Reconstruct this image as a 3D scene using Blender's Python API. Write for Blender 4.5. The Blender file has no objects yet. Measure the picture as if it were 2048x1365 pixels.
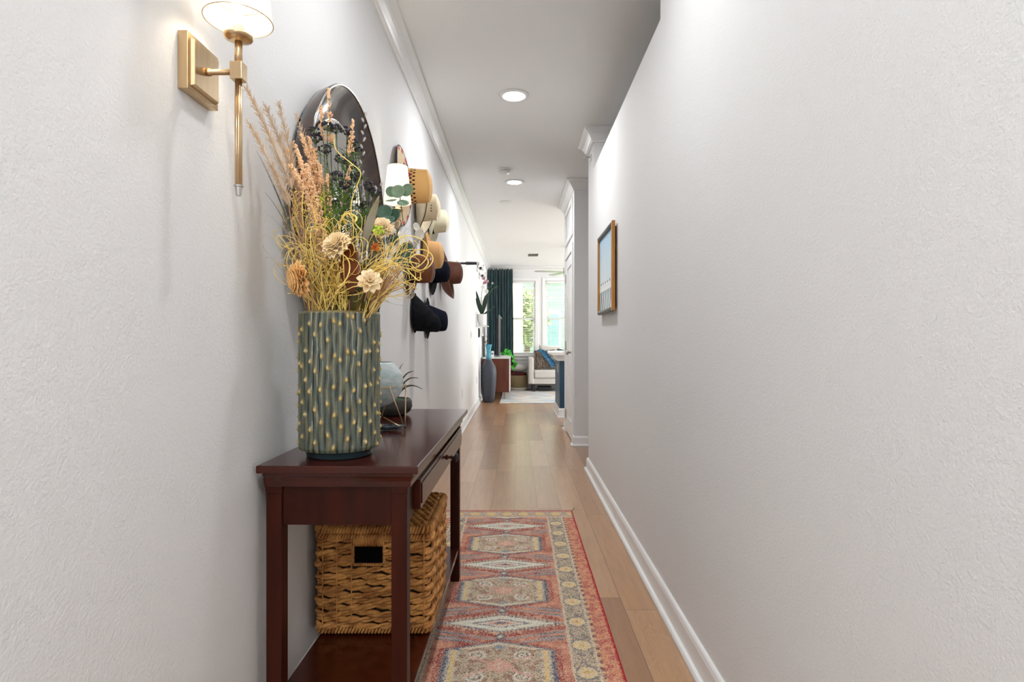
import bpy, math, random
from mathutils import Vector, Matrix
random.seed(7)
PI = math.pi
S = bpy.context.scene
C = S.collection

# ------------------------------------------------------------------ camera
F = 1140.0; CX = 1034.0; CY = 681.0; CAMZ = 1.09       # focal length in px (2048 wide), vanishing point, eye height
cam_d = bpy.data.cameras.new('camera'); cam = bpy.data.objects.new('camera', cam_d); C.objects.link(cam)
cam.location = (0, 0, CAMZ); cam.rotation_euler = (PI/2, 0, 0)
cam_d.sensor_width = 36; cam_d.lens = F/2048*36
cam_d.shift_x = -(CX-1024)/2048; cam_d.shift_y = (CY-682.5)/2048
cam_d.clip_start = 0.02; cam_d.clip_end = 200
S.camera = cam
# ------------------------------------------------------------------ world and view
S.view_settings.view_transform = 'Standard'; S.view_settings.look = 'None'
S.view_settings.gamma = 1; S.view_settings.use_curve_mapping = False
S.view_settings.exposure = 0.98
w = bpy.data.worlds.new('world'); S.world = w; w.use_nodes = True
bg = w.node_tree.nodes['Background']
bg.inputs[0].default_value = (0.96, 0.985, 1.0, 1); bg.inputs[1].default_value = 3.6

def lamp(name, kind, loc, energy, color=(1,1,1), size=0.1, rot=(0,0,0), size_y=None, spot=None, parent=None):
    d = bpy.data.lights.new(name, kind); d.energy = energy; d.color = color
    if kind == 'AREA':
        d.size = size
        if size_y: d.shape = 'RECTANGLE'; d.size_y = size_y
        else: d.shape = 'DISK'
    elif kind == 'SPOT':
        d.shadow_soft_size = size; d.spot_size = spot; d.spot_blend = 0.8
    elif kind == 'SUN': d.angle = size
    else: d.shadow_soft_size = size
    o = bpy.data.objects.new(name, d); C.objects.link(o)
    o.location = loc; o.rotation_euler = rot
    if parent: o.parent = parent
    return o
# sun outside, on the garden side of the house
lamp('sun', 'SUN', (0, 20, 10), 3.5, (1, .96, .88), 0.03, (math.radians(35), 0, math.radians(60)))

# ------------------------------------------------------------------ geometry helpers
def P(px, py, Y):
    "world point seen at photo position px,py when it stands Y metres down the hall"
    return Vector(((px-CX)/F*Y, Y, CAMZ+(CY-py)/F*Y))

class MB:
    def __init__(s): s.v = []; s.f = []; s.col = None
    def add(s, vs, fs):
        o = len(s.v); s.v += [tuple(v) for v in vs]; s.f += [tuple(i+o for i in f) for f in fs]; return s
    def box(s, x0, x1, y0, y1, z0, z1):
        v = [(x0,y0,z0),(x1,y0,z0),(x1,y1,z0),(x0,y1,z0),(x0,y0,z1),(x1,y0,z1),(x1,y1,z1),(x0,y1,z1)]
        return s.add(v, [(0,3,2,1),(4,5,6,7),(0,1,5,4),(1,2,6,5),(2,3,7,6),(3,0,4,7)])
    def obox(s, c, ax, ay, az):
        c, ax, ay, az = map(Vector, (c, ax, ay, az))
        v = [c+ax*i+ay*j+az*k for k in (-1,1) for (i,j) in ((-1,-1),(1,-1),(1,1),(-1,1))]
        return s.add(v, [(0,3,2,1),(4,5,6,7),(0,1,5,4),(1,2,6,5),(2,3,7,6),(3,0,4,7)])
    def tube(s, pts, r, seg=8, caps=True, closed=False):
        pts = [Vector(p) for p in pts]; n = len(pts)
        rs = r if isinstance(r, (list, tuple)) else [r]*n
        up = None; vs = []
        for i, p in enumerate(pts):
            if closed: t = pts[(i+1) % n]-pts[i-1]
            else: t = pts[min(i+1, n-1)]-pts[max(i-1, 0)]
            if t.length < 1e-9: t = Vector((0,0,1))
            t.normalize()
            if up is None:
                up = Vector((0,0,1)) if abs(t.z) < .9 else Vector((1,0,0))
            a = up-t*up.dot(t)
            if a.length < 1e-6: a = t.orthogonal()
            a.normalize(); up = a; b = t.cross(a)
            for k in range(seg):
                th = 2*PI*k/seg
                vs.append(p+(a*math.cos(th)+b*math.sin(th))*rs[i])
        fs = []
        m = n if closed else n-1
        for i in range(m):
            j = (i+1) % n
            for k in range(seg):
                fs.append((i*seg+k, i*seg+(k+1) % seg, j*seg+(k+1) % seg, j*seg+k))
        if caps and not closed:
            fs.append(tuple(range(seg))[::-1]); fs.append(tuple((n-1)*seg+k for k in range(seg)))
        return s.add(vs, fs)
    def cyl(s, p0, p1, r0, r1=None, seg=24, caps=True):
        return s.tube([p0, p1], [r0, r0 if r1 is None else r1], seg, caps)
    def lathe(s, prof, c, seg=32, axis='z', close=False, sy=1.0):
        "prof: (radius, height); closed=True joins last to first"
        vs = []; n = len(prof); c = Vector(c)
        for (r, h) in prof:
            for k in range(seg):
                th = 2*PI*k/seg; a = r*math.cos(th); b = r*math.sin(th)*sy
                if axis == 'z': vs.append(c+Vector((a, b, h)))
                elif axis == 'x': vs.append(c+Vector((h, a, b)))
                else: vs.append(c+Vector((a, h, b)))
        fs = []
        for i in range(n if close else n-1):
            j = (i+1) % n
            for k in range(seg):
                q = (i*seg+k, i*seg+(k+1) % seg, j*seg+(k+1) % seg, j*seg+k)
                fs.append(q)
        if not close:
            if prof[0][0] > 1e-6: fs.append(tuple(range(seg))[::-1])
            if prof[-1][0] > 1e-6: fs.append(tuple((n-1)*seg+k for k in range(seg)))
        return s.add(vs, fs)
    def prism(s, poly, fn, t0, t1):
        "poly 2D points, fn(u,v,t)->point"
        n = len(poly)
        vs = [fn(u, v, t0) for u, v in poly]+[fn(u, v, t1) for u, v in poly]
        return s.add(vs, [tuple(range(n))[::-1], tuple(range(n, 2*n))]+[(i, (i+1) % n, n+(i+1) % n, n+i) for i in range(n)])
    def ball(s, c, r, sx=1, sy=1, sz=1, seg=10, rings=6, R=None):
        c = Vector(c); vs = []; fs = []
        for i in range(rings+1):
            ph = PI*i/rings
            for k in range(seg):
                th = 2*PI*k/seg
                v = Vector((r*sx*math.sin(ph)*math.cos(th), r*sy*math.sin(ph)*math.sin(th), r*sz*math.cos(ph)))
                if R: v = R @ v
                vs.append(c+v)
        for i in range(rings):
            for k in range(seg):
                fs.append((i*seg+k, (i+1)*seg+k, (i+1)*seg+(k+1) % seg, i*seg+(k+1) % seg))
        return s.add(vs, fs)
    def bead(s, c, r, j=0.0):
        "small lump: octahedron"
        c = Vector(c); q = r*.6
        vs = [c+Vector(d)*r for d in ((1,0,0),(-1,0,0),(0,1,0),(0,-1,0),(0,0,1.2),(0,0,-1.2))]
        return s.add(vs, [(0,2,4),(2,1,4),(1,3,4),(3,0,4),(2,0,5),(1,2,5),(3,1,5),(0,3,5)])
    def grid(s, fn, nu, nv, wrap_u=False):
        vs = [fn(i/(nu if wrap_u else nu-1), j/(nv-1)) for j in range(nv) for i in range(nu)]
        fs = []
        for j in range(nv-1):
            for i in range(nu if wrap_u else nu-1):
                i2 = (i+1) % nu
                fs.append((j*nu+i, j*nu+i2, (j+1)*nu+i2, (j+1)*nu+i))
        return s.add(vs, fs)
    def sweep(s, path, prof):
        "mitred moulding along an XY path, room on the right of travel; prof (out, z)"
        n = len(path); pv = [Vector((p[0], p[1])) for p in path]; rings = []
        for i in range(n):
            ns = []
            if i > 0: d = (pv[i]-pv[i-1]).normalized(); ns.append(Vector((d.y, -d.x)))
            if i < n-1: d = (pv[i+1]-pv[i]).normalized(); ns.append(Vector((d.y, -d.x)))
            m = ns[0] if len(ns) == 1 else (ns[0]+ns[1])/(1+ns[0].dot(ns[1]))
            rings.append([(pv[i].x+m.x*a, pv[i].y+m.y*a, z) for a, z in prof])
        k = len(prof); vs = [v for r in rings for v in r]
        fs = [(i*k+j, i*k+(j+1) % k, (i+1)*k+(j+1) % k, (i+1)*k+j) for i in range(n-1) for j in range(k)]
        fs += [tuple(range(k))[::-1], tuple((n-1)*k+j for j in range(k))]
        return s.add(vs, fs)
    def build(s, name, mat, parent=None, loc=None, local=False, smooth=False, bevel=0, solid=0, subsurf=0):
        off = Vector((0,0,0))
        if not local:
            if parent is not None: off = wloc(parent)
            elif loc is not None: off = Vector(loc)
            else:
                xs = [v[0] for v in s.v]; ys = [v[1] for v in s.v]; zs = [v[2] for v in s.v]
                off = Vector(((min(xs)+max(xs))/2, (min(ys)+max(ys))/2, min(zs)))
        me = bpy.data.meshes.new(name)
        me.from_pydata([(v[0]-off.x, v[1]-off.y, v[2]-off.z) for v in s.v], [], s.f)
        me.update()
        if s.col is not None:
            ca = me.color_attributes.new('tint', 'FLOAT_COLOR', 'POINT')
            buf = [x for c in s.col for x in (c[0], c[1], c[2], 1)]
            ca.data.foreach_set('color', buf)
        if smooth: me.polygons.foreach_set('use_smooth', [True]*len(me.polygons))
        if mat: me.materials.append(mat)
        o = bpy.data.objects.new(name, me); C.objects.link(o)
        if parent is not None: o.parent = parent
        else: o.location = off
        if bevel:
            m = o.modifiers.new('bevel', 'BEVEL'); m.width = bevel; m.segments = 2; m.limit_method = 'ANGLE'; m.angle_limit = math.radians(40)
        if solid:
            m = o.modifiers.new('solid', 'SOLIDIFY'); m.thickness = solid; m.offset = 0
        if subsurf:
            m = o.modifiers.new('sub', 'SUBSURF'); m.levels = subsurf; m.render_levels = subsurf
        return o

def wloc(o):
    v = Vector(o.location)
    while o.parent: o = o.parent; v += Vector(o.location)
    return v
def tag(o, label, cat, group=None, kind=None):
    o['label'] = label; o['category'] = cat
    if group: o['group'] = group
    if kind: o['kind'] = kind
    return o
def thing(name, loc, label, cat, group=None, rz=0):
    o = bpy.data.objects.new(name, None); C.objects.link(o); o.empty_display_size = .05
    o.location = loc; o.rotation_euler = (0, 0, rz)
    return tag(o, label, cat, group)
def structure(o): o['kind'] = 'structure'; return o
def dup(o, loc=None, label=None):
    def rec(x, par):
        c = x.copy(); C.objects.link(c); c.parent = par
        for ch in list(x.children): rec(ch, c)
        return c
    r = rec(o, None)
    if loc is not None: r.location = loc
    if label: r['label'] = label
    return r

# ------------------------------------------------------------------ materials
def lin(c):
    c = c/255.0
    return c/12.92 if c <= .04045 else ((c+.055)/1.055)**2.4
def rgb(r, g, b): return (lin(r), lin(g), lin(b), 1)

class E:
    "small wrapper so procedural patterns can be written as formulas"
    nt = None
    def __init__(s, sock): s.s = sock
    @staticmethod
    def m(op, *a, clamp=False):
        n = E.nt.nodes.new('ShaderNodeMath'); n.operation = op; n.use_clamp = clamp
        for i, x in enumerate(a):
            if isinstance(x, E): E.nt.links.new(x.s, n.inputs[i])
            else: n.inputs[i].default_value = x
        return E(n.outputs[0])
    def __add__(s, o): return E.m('ADD', s, o)
    __radd__ = __add__
    def __sub__(s, o): return E.m('SUBTRACT', s, o)
    def __rsub__(s, o): return E.m('SUBTRACT', o, s)
    def __mul__(s, o): return E.m('MULTIPLY', s, o)
    __rmul__ = __mul__
    def __truediv__(s, o): return E.m('DIVIDE', s, o)
    def __lt__(s, o): return E.m('LESS_THAN', s, o)
    def __gt__(s, o): return E.m('GREATER_THAN', s, o)
def eabs(a): return E.m('ABSOLUTE', a)
def efloor(a): return E.m('FLOOR', a)
def emod(a, b): return E.m('FLOORED_MODULO', a, b)
def emax(a, b): return E.m('MAXIMUM', a, b)
def emin(a, b): return E.m('MINIMUM', a, b)
def esin(a): return E.m('SINE', a)
def esat(a): return E.m('ADD', a, 0.0, clamp=True)
def esqrt(a): return E.m('SQRT', a)
def ecoord(kind='Object'):
    n = E.nt.nodes.new('ShaderNodeTexCoord'); sp = E.nt.nodes.new('ShaderNodeSeparateXYZ')
    E.nt.links.new(n.outputs[kind], sp.inputs[0])
    return E(n.outputs[kind]), E(sp.outputs[0]), E(sp.outputs[1]), E(sp.outputs[2])
def evec(x, y, z):
    n = E.nt.nodes.new('ShaderNodeCombineXYZ')
    for i, a in enumerate((x, y, z)):
        if isinstance(a, E): E.nt.links.new(a.s, n.inputs[i])
        else: n.inputs[i].default_value = a
    return E(n.outputs[0])
def enoise(vec, scale, detail=2, rough=.5, dist=0):
    n = E.nt.nodes.new('ShaderNodeTexNoise'); n.inputs['Scale'].default_value = scale
    n.inputs['Detail'].default_value = detail; n.inputs['Roughness'].default_value = rough
    n.inputs['Distortion'].default_value = dist
    E.nt.links.new(vec.s, n.inputs['Vector']); return E(n.outputs['Fac'])
def ewhite(vec):
    n = E.nt.nodes.new('ShaderNodeTexWhiteNoise'); n.noise_dimensions = '3D'
    E.nt.links.new(vec.s, n.inputs['Vector']); return E(n.outputs['Value'])
def emix(f, a, b):
    n = E.nt.nodes.new('ShaderNodeMix'); n.data_type = 'RGBA'
    for k, x in ((0, f), (6, a), (7, b)):
        if isinstance(x, E): E.nt.links.new(x.s, n.inputs[k])
        else: n.inputs[k].default_value = x
    return E(n.outputs[2])

def mat(name, base=(.8,.8,.8,1), rough=.5, metal=0, emit=None, estr=0, spec=.5, trans=0, ior=1.45, coat=0, sheen=0, sss=0, alpha=1):
    m = bpy.data.materials.new(name); m.use_nodes = True
    b = m.node_tree.nodes['Principled BSDF']
    b.inputs['Base Color'].default_value = base; b.inputs['Roughness'].default_value = rough
    b.inputs['Metallic'].default_value = metal; b.inputs['Specular IOR Level'].default_value = spec
    b.inputs['Transmission Weight'].default_value = trans; b.inputs['IOR'].default_value = ior
    b.inputs['Coat Weight'].default_value = coat; b.inputs['Coat Roughness'].default_value = .1
    b.inputs['Sheen Weight'].default_value = sheen; b.inputs['Alpha'].default_value = alpha
    if emit: b.inputs['Emission Color'].default_value = emit; b.inputs['Emission Strength'].default_value = estr
    return m
def bsdf(m): return m.node_tree.nodes['Principled BSDF']
def setcol(m, e): m.node_tree.links.new(e.s, bsdf(m).inputs['Base Color'])
def setrough(m, e): m.node_tree.links.new(e.s, bsdf(m).inputs['Roughness'])
def bump(m, e, strength=.3, dist=.002):
    n = m.node_tree.nodes.new('ShaderNodeBump'); n.inputs['Strength'].default_value = strength; n.inputs['Distance'].default_value = dist
    m.node_tree.links.new(e.s, n.inputs['Height']); m.node_tree.links.new(n.outputs[0], bsdf(m).inputs['Normal'])
def noisy(name, c1, c2, scale, rough=.5, stretch=(1,1,1), bstr=0, bdist=.001, detail=3, **k):
    "procedural material mottled between two colours"
    m = mat(name, c1, rough, **k); E.nt = m.node_tree
    v, x, y, z = ecoord(); vv = evec(x*stretch[0], y*stretch[1], z*stretch[2])
    n = enoise(vv, scale, detail); f = esat((n-.3)*2.5)
    setcol(m, emix(f, c1, c2))
    if bstr: bump(m, n, bstr, bdist)
    return m
def tinted(name, rough=.5, **k):
    "colour from the surface's own glaze / dye attribute"
    m = mat(name, (.5,.5,.5,1), rough, **k)
    n = m.node_tree.nodes.new('ShaderNodeVertexColor'); n.layer_name = 'tint'
    m.node_tree.links.new(n.outputs[0], bsdf(m).inputs['Base Color'])
    return m

def wall_mat(name, col, bs=.38):
    m = mat(name, col, .75, spec=.25); E.nt = m.node_tree
    v, x, y, z = ecoord(); n = enoise(v, 170, 3, .55)+enoise(v, 80, 2)*.5
    bump(m, n, bs, .0035); return m
M_wall = wall_mat('painted_wall', (.765,.765,.76,1))
M_ceil = wall_mat('painted_ceiling', (.85,.85,.84,1), .15)
M_trim = noisy('white_trim_paint', (.82,.82,.81,1), (.79,.79,.78,1), 3, .3)
M_white = noisy('white_plastic', (.8,.8,.79,1), (.77,.77,.76,1), 4, .4)

# floor planks
M_floor = mat('oak_planks', (.4,.25,.15,1), .36, spec=.5, coat=.6)
bsdf(M_floor).inputs['Coat Roughness'].default_value = .26; E.nt = M_floor.node_tree
v, x, y, z = ecoord()
px_ = (x+.0175)/.151; ix = efloor(px_); fx = px_-ix
r1 = ewhite(evec(ix, 3.1, 0.0)); py_ = (y+r1*1.5)/1.25; iy = efloor(py_); fy = py_-iy
r2 = ewhite(evec(ix, iy, 1.7)); r3 = ewhite(evec(ix, iy, 9.3))
g = enoise(evec(x*14+r2*40, y*1.1+r2*9, 0.0), 3.0, 5, .6, .6)
g2 = enoise(evec(x*60+r2*30, y*3, 2.0), 6.0, 4, .6)
rings = esin(enoise(evec(x*5+r2*30, y*.9+r3*9, 0.0), 2.2, 2, .5, .3)*95.0)
lt_ = esat((rings-.55)*2.2)*esat((g-.35)*3)*(.12+(r2 > .72)*.4)
base = emix(esat(r3*1.0), rgb(152,110,76), rgb(188,146,106))
base = emix(esat((g-.3)*1.6)*.55, base, rgb(120,86,62))
base = emix(esat(lt_+esat((g2-.55)*4)*.22), base, rgb(192,160,130))
seam = emax(emax(fx < .012, fx > .988), emax(fy < .0016, fy > .9984))
base = emix(seam*.55, base, rgb(80,60,48))
setcol(M_floor, base); setrough(M_floor, E.m('ADD', g2*.12, .24)); bump(M_floor, g2-seam*1.5, .07, .001)

M_mahog = noisy('mahogany', rgb(68,21,8), rgb(54,16,6), 6, .22, (1.5,.5,2), coat=.25, spec=.4)
M_mahog2 = noisy('mahogany_legs', rgb(62,22,9), rgb(42,13,6), 7, .42, (4,4,.5), coat=.0, spec=.2)
M_gold = noisy('brushed_brass', (.66,.49,.29,1), (.58,.42,.25,1), 60, .3, (1,1,.1), metal=1)
M_chrome = noisy('chrome', (.75,.75,.75,1), (.7,.7,.7,1), 5, .12, metal=1)
M_nickel = noisy('satin_nickel', (.5,.48,.45,1), (.45,.43,.4,1), 20, .3, metal=1)
M_black = noisy('black_rubber', (.012,.012,.014,1), (.02,.02,.022,1), 30, .5)
M_blackmetal = noisy('black_metal', (.01,.01,.01,1), (.02,.02,.02,1), 30, .35)
M_shade = mat('lit_lamp_shade', (.9,.86,.78,1), .9, emit=(1,.90,.72,1), estr=.42)
E.nt = M_shade.node_tree; v, x, y, z = ecoord(); setcol(M_shade, emix(enoise(v, 300, 2), (.92,.88,.8,1), (.85,.8,.72,1)))
M_bulb = mat('lit_bulb', (1,1,1,1), .5, emit=(1,.9,.72,1), estr=12)
M_led = mat('lit_downlight', (1,1,1,1), .5, emit=(1,.985,.96,1), estr=14)
M_glass = mat('window_glass', (.97,1,.98,1), 0, trans=1, ior=1.0, spec=0, alpha=.12)

# ------------------------------------------------------------------ the setting
XL = -.666; XR = .60; H = 2.743; YF = 12.8; Y0 = -1.4; XE = 4.2
structure(MB().box(-.9, XE+.3, Y0, YF+.15, -.12, 0).build('floor', M_floor, loc=(0,0,0)))
structure(MB().box(-.9, XE+.3, Y0, YF+.15, H, H+.12).build('ceiling', M_ceil, loc=(0,0,0)))
structure(MB().box(XL-.12, XL, Y0, YF+.15, 0, H).build('wall_left', M_wall, loc=(0,0,0)))
structure(MB().box(-.9, -.5, Y0-.12, Y0, 0, H).box(-.06, 2.6, Y0-.12, Y0, 0, H).box(-.5, -.06, Y0-.12, Y0, 0, .6).box(-.5, -.06, Y0-.12, Y0, 2.3, H).build('wall_front', M_wall, loc=(0,0,0)))  # unseen window opening added behind the camera to light the hall
# right wall: full height near the front, an opening above 2.43 m further in
mb = MB().box(XR, XR+.12, Y0, 2.385, 0, H).box(XR, XR+.12, 2.385, 4.46, 0, 2.434)
structure(mb.build('wall_right', M_wall, loc=(0,0,0)))
structure(MB().box(XR, 2.5, 4.46, 4.79, 0, H).build('wall_middle', M_wall, loc=(0,0,0)))
structure(MB().box(2.5, 2.6, Y0, 5.87, 0, H).build('wall_side', M_wall, loc=(0,0,0)))
# closet block with a door recess on its hall side
XB = .589; DY0, DY1, DH = 6.03, 6.80, 2.04
mb = MB().box(XB, 2.6, 5.87, DY0, 0, H).box(XB, 2.6, DY1, 7.0, 0, H).box(XB, 2.6, DY0, DY1, DH, H).box(XB+.05, 2.6, DY0, DY1, 0, DH)
structure(mb.build('wall_closet', M_wall, loc=(0,0,0)))
# far wall with two window openings
W1 = (-.36, .41); W2 = (.64, 1.42); WZ = (.77, 2.42)
mb = MB()
xs = [XL-.12, W1[0], W1[1], W2[0], W2[1], XE+.12]
for a, b in ((xs[0], xs[1]), (xs[2], xs[3]), (xs[4], xs[5])): mb.box(a, b, YF, YF+.15, 0, H)
for a, b in (W1, W2): mb.box(a, b, YF, YF+.15, 0, WZ[0]).box(a, b, YF, YF+.15, WZ[1], H)
structure(mb.build('wall_back', M_wall, loc=(0,0,0)))
# kitchen side wall with a broad unseen opening added to let daylight in
mb = MB().box(XE, XE+.12, 5.87, 7.6, 0, H).box(XE, XE+.12, 12.2, YF+.15, 0, H).box(XE, XE+.12, 7.6, 12.2, 0, .3).box(XE, XE+.12, 7.6, 12.2, 2.5, H)
structure(mb.build('wall_kitchen', M_wall, loc=(0,0,0)))

crown = [(0,H-.105),(.012,H-.105),(.014,H-.09),(.022,H-.084),(.03,H-.07),(.042,H-.052),(.052,H-.042),(.052,H-.034),(.066,H-.026),(.078,H-.018),(.082,H-.016),(.082,H-.001),(0,H-.001)]
base_p = [(0,0.001),(.034,0.001),(.034,.012),(.029,.02),(.018,.022),(.016,.085),(.012,.098),(.008,.103),(0,.103)]
def trim(i, path, prof): structure(MB().sweep(path, prof).build('trim_%d' % i, M_trim, loc=(0,0,0)))
trim(1, [(XL,Y0),(XL,YF),(XE,YF)], crown)
trim(2, [(2.5,4.79),(XR,4.79),(XR,4.46),(2.5,4.46)], crown)
trim(3, [(XE,7.0),(XB,7.0),(XB,5.87),(2.5,5.87)], crown)
structure(MB().sweep([(XL,Y0),(XL,YF),(XE,YF)], base_p).build('baseboard_left', M_trim, loc=(0,0,0)))
structure(MB().sweep([(2.5,4.79),(XR,4.79),(XR,Y0)], base_p).build('baseboard_right', M_trim, loc=(0,0,0)))
structure(MB().sweep([(XB,DY0-.085),(XB,5.87),(2.5,5.87)], base_p).build('baseboard_closet', M_trim, loc=(0,0,0)))
structure(MB().sweep([(2.5,7.0),(XB,7.0),(XB,DY1+.085)], base_p).build('baseboard_closet_far', M_trim, loc=(0,0,0)))
# upper panel over the closet door
mb = MB()
for a in ((DY0-.06, DY0-.01, 2.2, 2.6), (DY1+.01, DY1+.06, 2.2, 2.6), (DY0-.01, DY1+.01, 2.2, 2.25), (DY0-.01, DY1+.01, 2.55, 2.6)):
    mb.box(XB-.018, XB, a[0], a[1], a[2], a[3])
structure(mb.build('trim_4', M_trim, loc=(0,0,0), bevel=.003))

# closet door
mb = MB()
for (a, b, c_, d) in ((DY0-.08, DY0, 0, DH+.08), (DY1, DY1+.08, 0, DH+.08), (DY0, DY1, DH, DH+.08)): mb.box(XB-.016, XB, a, b, c_, d)
dr = structure(mb.build('door_1', M_trim, loc=(0,0,0), bevel=.003))
mb = MB().box(XB+.008, XB+.04, DY0+.005, DY1-.005, .012, DH-.005)
w_ = .11
for (a, b) in ((DY0+.005, DY0+.005+w_), (DY1-.005-w_, DY1-.005)): mb.box(XB-.002, XB+.008, a, b, .012, DH-.005)
for (a, b) in ((.012,.2),(.95,1.07),(DH-.125,DH-.005)): mb.box(XB-.002, XB+.008, DY0+.005+w_, DY1-.005-w_, a, b)
dl = mb.build('door_leaf', M_trim, dr, bevel=.003)
mb = MB().lathe([(.0,0),(.026,0),(.026,-.006),(.01,-.012),(.01,-.035),(.024,-.042),(.027,-.052),(.02,-.062),(0,-.064)], (XB-.002, DY0+.07, .96), 20, 'x')
mb.build('door_knob', M_nickel, dr, smooth=True)
for zz in (.22, 1.03, 1.82):
    MB().box(XB-.006, XB-.0005, DY1-.02, DY1+.012, zz-.045, zz+.045).cyl((XB-.01, DY1-.003, zz-.05), (XB-.01, DY1-.003, zz+.05), .006, seg=10).build('hinge', M_nickel, dr)
ds = thing('door_stop', (XB-.016, 6.93, .05), 'small sprung metal door stop poking out near the closet door foot', 'door stop')
MB().tube([(XB-.017-.001*i*1.0, 6.93+.006*math.cos(i*1.2), .05+.006*math.sin(i*1.2)) for i in range(60)], .0016, 5).build('spring', M_nickel, ds)
MB().cyl((XB-.076,6.93,.05),(XB-.092,6.93,.05),.008,.007,12).build('rubber_tip', M_white, ds)

# windows
def window(i, x0, x1):
    z0, z1 = WZ
    mb = MB()
    c = .075
    mb.box(x0-c, x0, YF-.018, YF, z0-.02, z1+c).box(x1, x1+c, YF-.018, YF, z0-.02, z1+c).box(x0, x1, YF-.018, YF, z1, z1+c)
    mb.box(x0-c-.02, x1+c+.02, YF-.05, YF, z0-.04, z0-.015).box(x0-c, x1+c, YF-.016, YF, z0-.12, z0-.04)
    wn = structure(mb.build('window_%d' % i, M_trim, loc=(0,0,0), bevel=.003))
    zm = (z0+z1)/2-.02; fr = MB(); t = .045
    fr.box(x0, x0+t, YF+.04, YF+.1, z0, z1).box(x1-t, x1, YF+.04, YF+.1, z0, z1)
    fr.box(x0+t, x1-t, YF+.04, YF+.1, z0, z0+t).box(x0+t, x1-t, YF+.04, YF+.1, z1-t, z1).box(x0+t, x1-t, YF+.04, YF+.09, zm-.025, zm+.025)
    fr.build('window_frame', M_trim, wn, bevel=.003)
    MB().box(x0+t, x1-t, YF+.064, YF+.068, zm+.025, z1-t).box(x0+t, x1-t, YF+.054, YF+.058, z0+t, zm-.025).build('glass', M_glass, wn)
    bl = MB().box(x0+.01, x1-.01, YF-.012, YF+.035, z1-.05, z1-.005)
    n = 40
    for k in range(n):
        zz = z0+.03+(z1-.07-z0-.03)*k/(n-1); th = .16
        bl.obox(((x0+x1)/2, YF+.014, zz), ((x1-x0)/2-.015, 0, 0), (0, .02*math.cos(th), -.02*math.sin(th)), (0, .0006*math.sin(th), .0009))
    for xx in (x0+.12, (x0+x1)/2, x1-.12): bl.cyl((xx, YF-.008, z0+.02), (xx, YF-.008, z1-.05), .0016, seg=5)
    bl.box(x0+.012, x1-.012, YF+.002, YF+.028, z0+.004, z0+.02)
    bl.build('blind', M_white, wn)
window(1, *W1); window(2, *W2)

# ceiling fittings
def downlight(Y, X, label, energy=62):
    t = thing('recessed_light', (X, Y, H-.006), label, 'ceiling light', 'recessed ceiling lights')
    MB().lathe([(.068,.004),(.07,-.003),(.085,-.006),(.098,-.003),(.1,.0055)], (X,Y,H-.006), 40, close=False).build('trim_ring', M_white, t, smooth=True)
    MB().lathe([(0,-.002),(.066,-.002),(.067,.003),(0,.003)], (X,Y,H-.008), 40).build('lens', M_led, t)
    lamp('downlight_glow', 'AREA', (0,0,-.014), energy*.12, (.96,.97,1), .13, parent=t)
    return t
downlight(3.84, -.02, 'round lit recessed light in the hall ceiling, nearer and larger one')
downlight(5.94, -.026, 'round lit recessed light in the hall ceiling just beyond the smoke detector', 60)
t = thing('smoke_detector', (-.121,5.5,H), 'white round smoke detector on the ceiling between the two recessed lights', 'smoke detector')
MB().lathe([(.064,0),(.064,-.012),(.058,-.02),(.052,-.036),(.03,-.042),(0,-.042)], (-.121,5.5,H-.0005), 32).build('housing', M_white, t, smooth=False, bevel=.002)
MB().lathe([(.0585,-.019),(.06,-.022),(.056,-.026),(.0545,-.024)], (-.121,5.5,H), 32, close=True).build('vent_ring', M_nickel, t)
o = MB().lathe([(.07,0),(.07,-.006),(.05,-.01),(0,-.01)], (-.137,6.8,H-.0005), 32).build('sprinkler_cover', M_white, bevel=.002)
tag(o, 'flat white round cover on the ceiling beyond the second recessed light', 'cover plate')
t = thing('ceiling_vent', (.31,11.0,H), 'white rectangular air vent in the far living room ceiling', 'vent')
MB().box(.19,.215,10.8,11.2,H-.01,H-.0005).box(.405,.43,10.8,11.2,H-.01,H-.0005).box(.215,.405,10.8,10.825,H-.01,H-.0005).box(.215,.405,11.175,11.2,H-.01,H-.0005).build('frame', M_white, t)
mb = MB()
for k in range(11): mb.obox((.31, 10.85+.03*k, H-.006), (.095,0,0), (0,.009,.004), (0,-.0004,.0008))
mb.build('louvres', M_nickel, t)
downlight(1.74, -.02, 'added unseen recessed light in the hall ceiling above the console table', 40)  # lamp added out of view to brighten the near hall
downlight(-.36, -.02, 'added unseen recessed light in the hall ceiling behind the camera', 80)  # lamp added behind the camera as fill for the near walls
downlight(8.6, 1.9, 'added unseen recessed light in the kitchen ceiling over the island', 45)  # lamp added out of view to brighten the kitchen side
downlight(11.3, 2.4, 'added unseen recessed light in the living room ceiling above the sofa', 25)  # lamp added out of view to light the living room
# wall sprinkler on the column
t = thing('wall_sprinkler', (XR,4.6,2.565), 'small chrome fire sprinkler head on the column below the crown moulding', 'sprinkler')
MB().lathe([(0,0),(.028,0),(.028,-.004),(.012,-.008),(.008,-.03),(0,-.03)], (XR-.0005,4.6,2.565), 16, 'x').build('escutcheon', M_chrome, t, smooth=True)
mb = MB().cyl((XR-.058,4.6,2.565),(XR-.062,4.6,2.565),.018,seg=12)
for s_ in (-1,1): mb.tube([(XR-.028,4.6,2.565+.006*s_),(XR-.04,4.6,2.565+.014*s_),(XR-.058,4.6,2.565+.006*s_)], .0025, 6)
mb.build('deflector', M_chrome, t)

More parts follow.
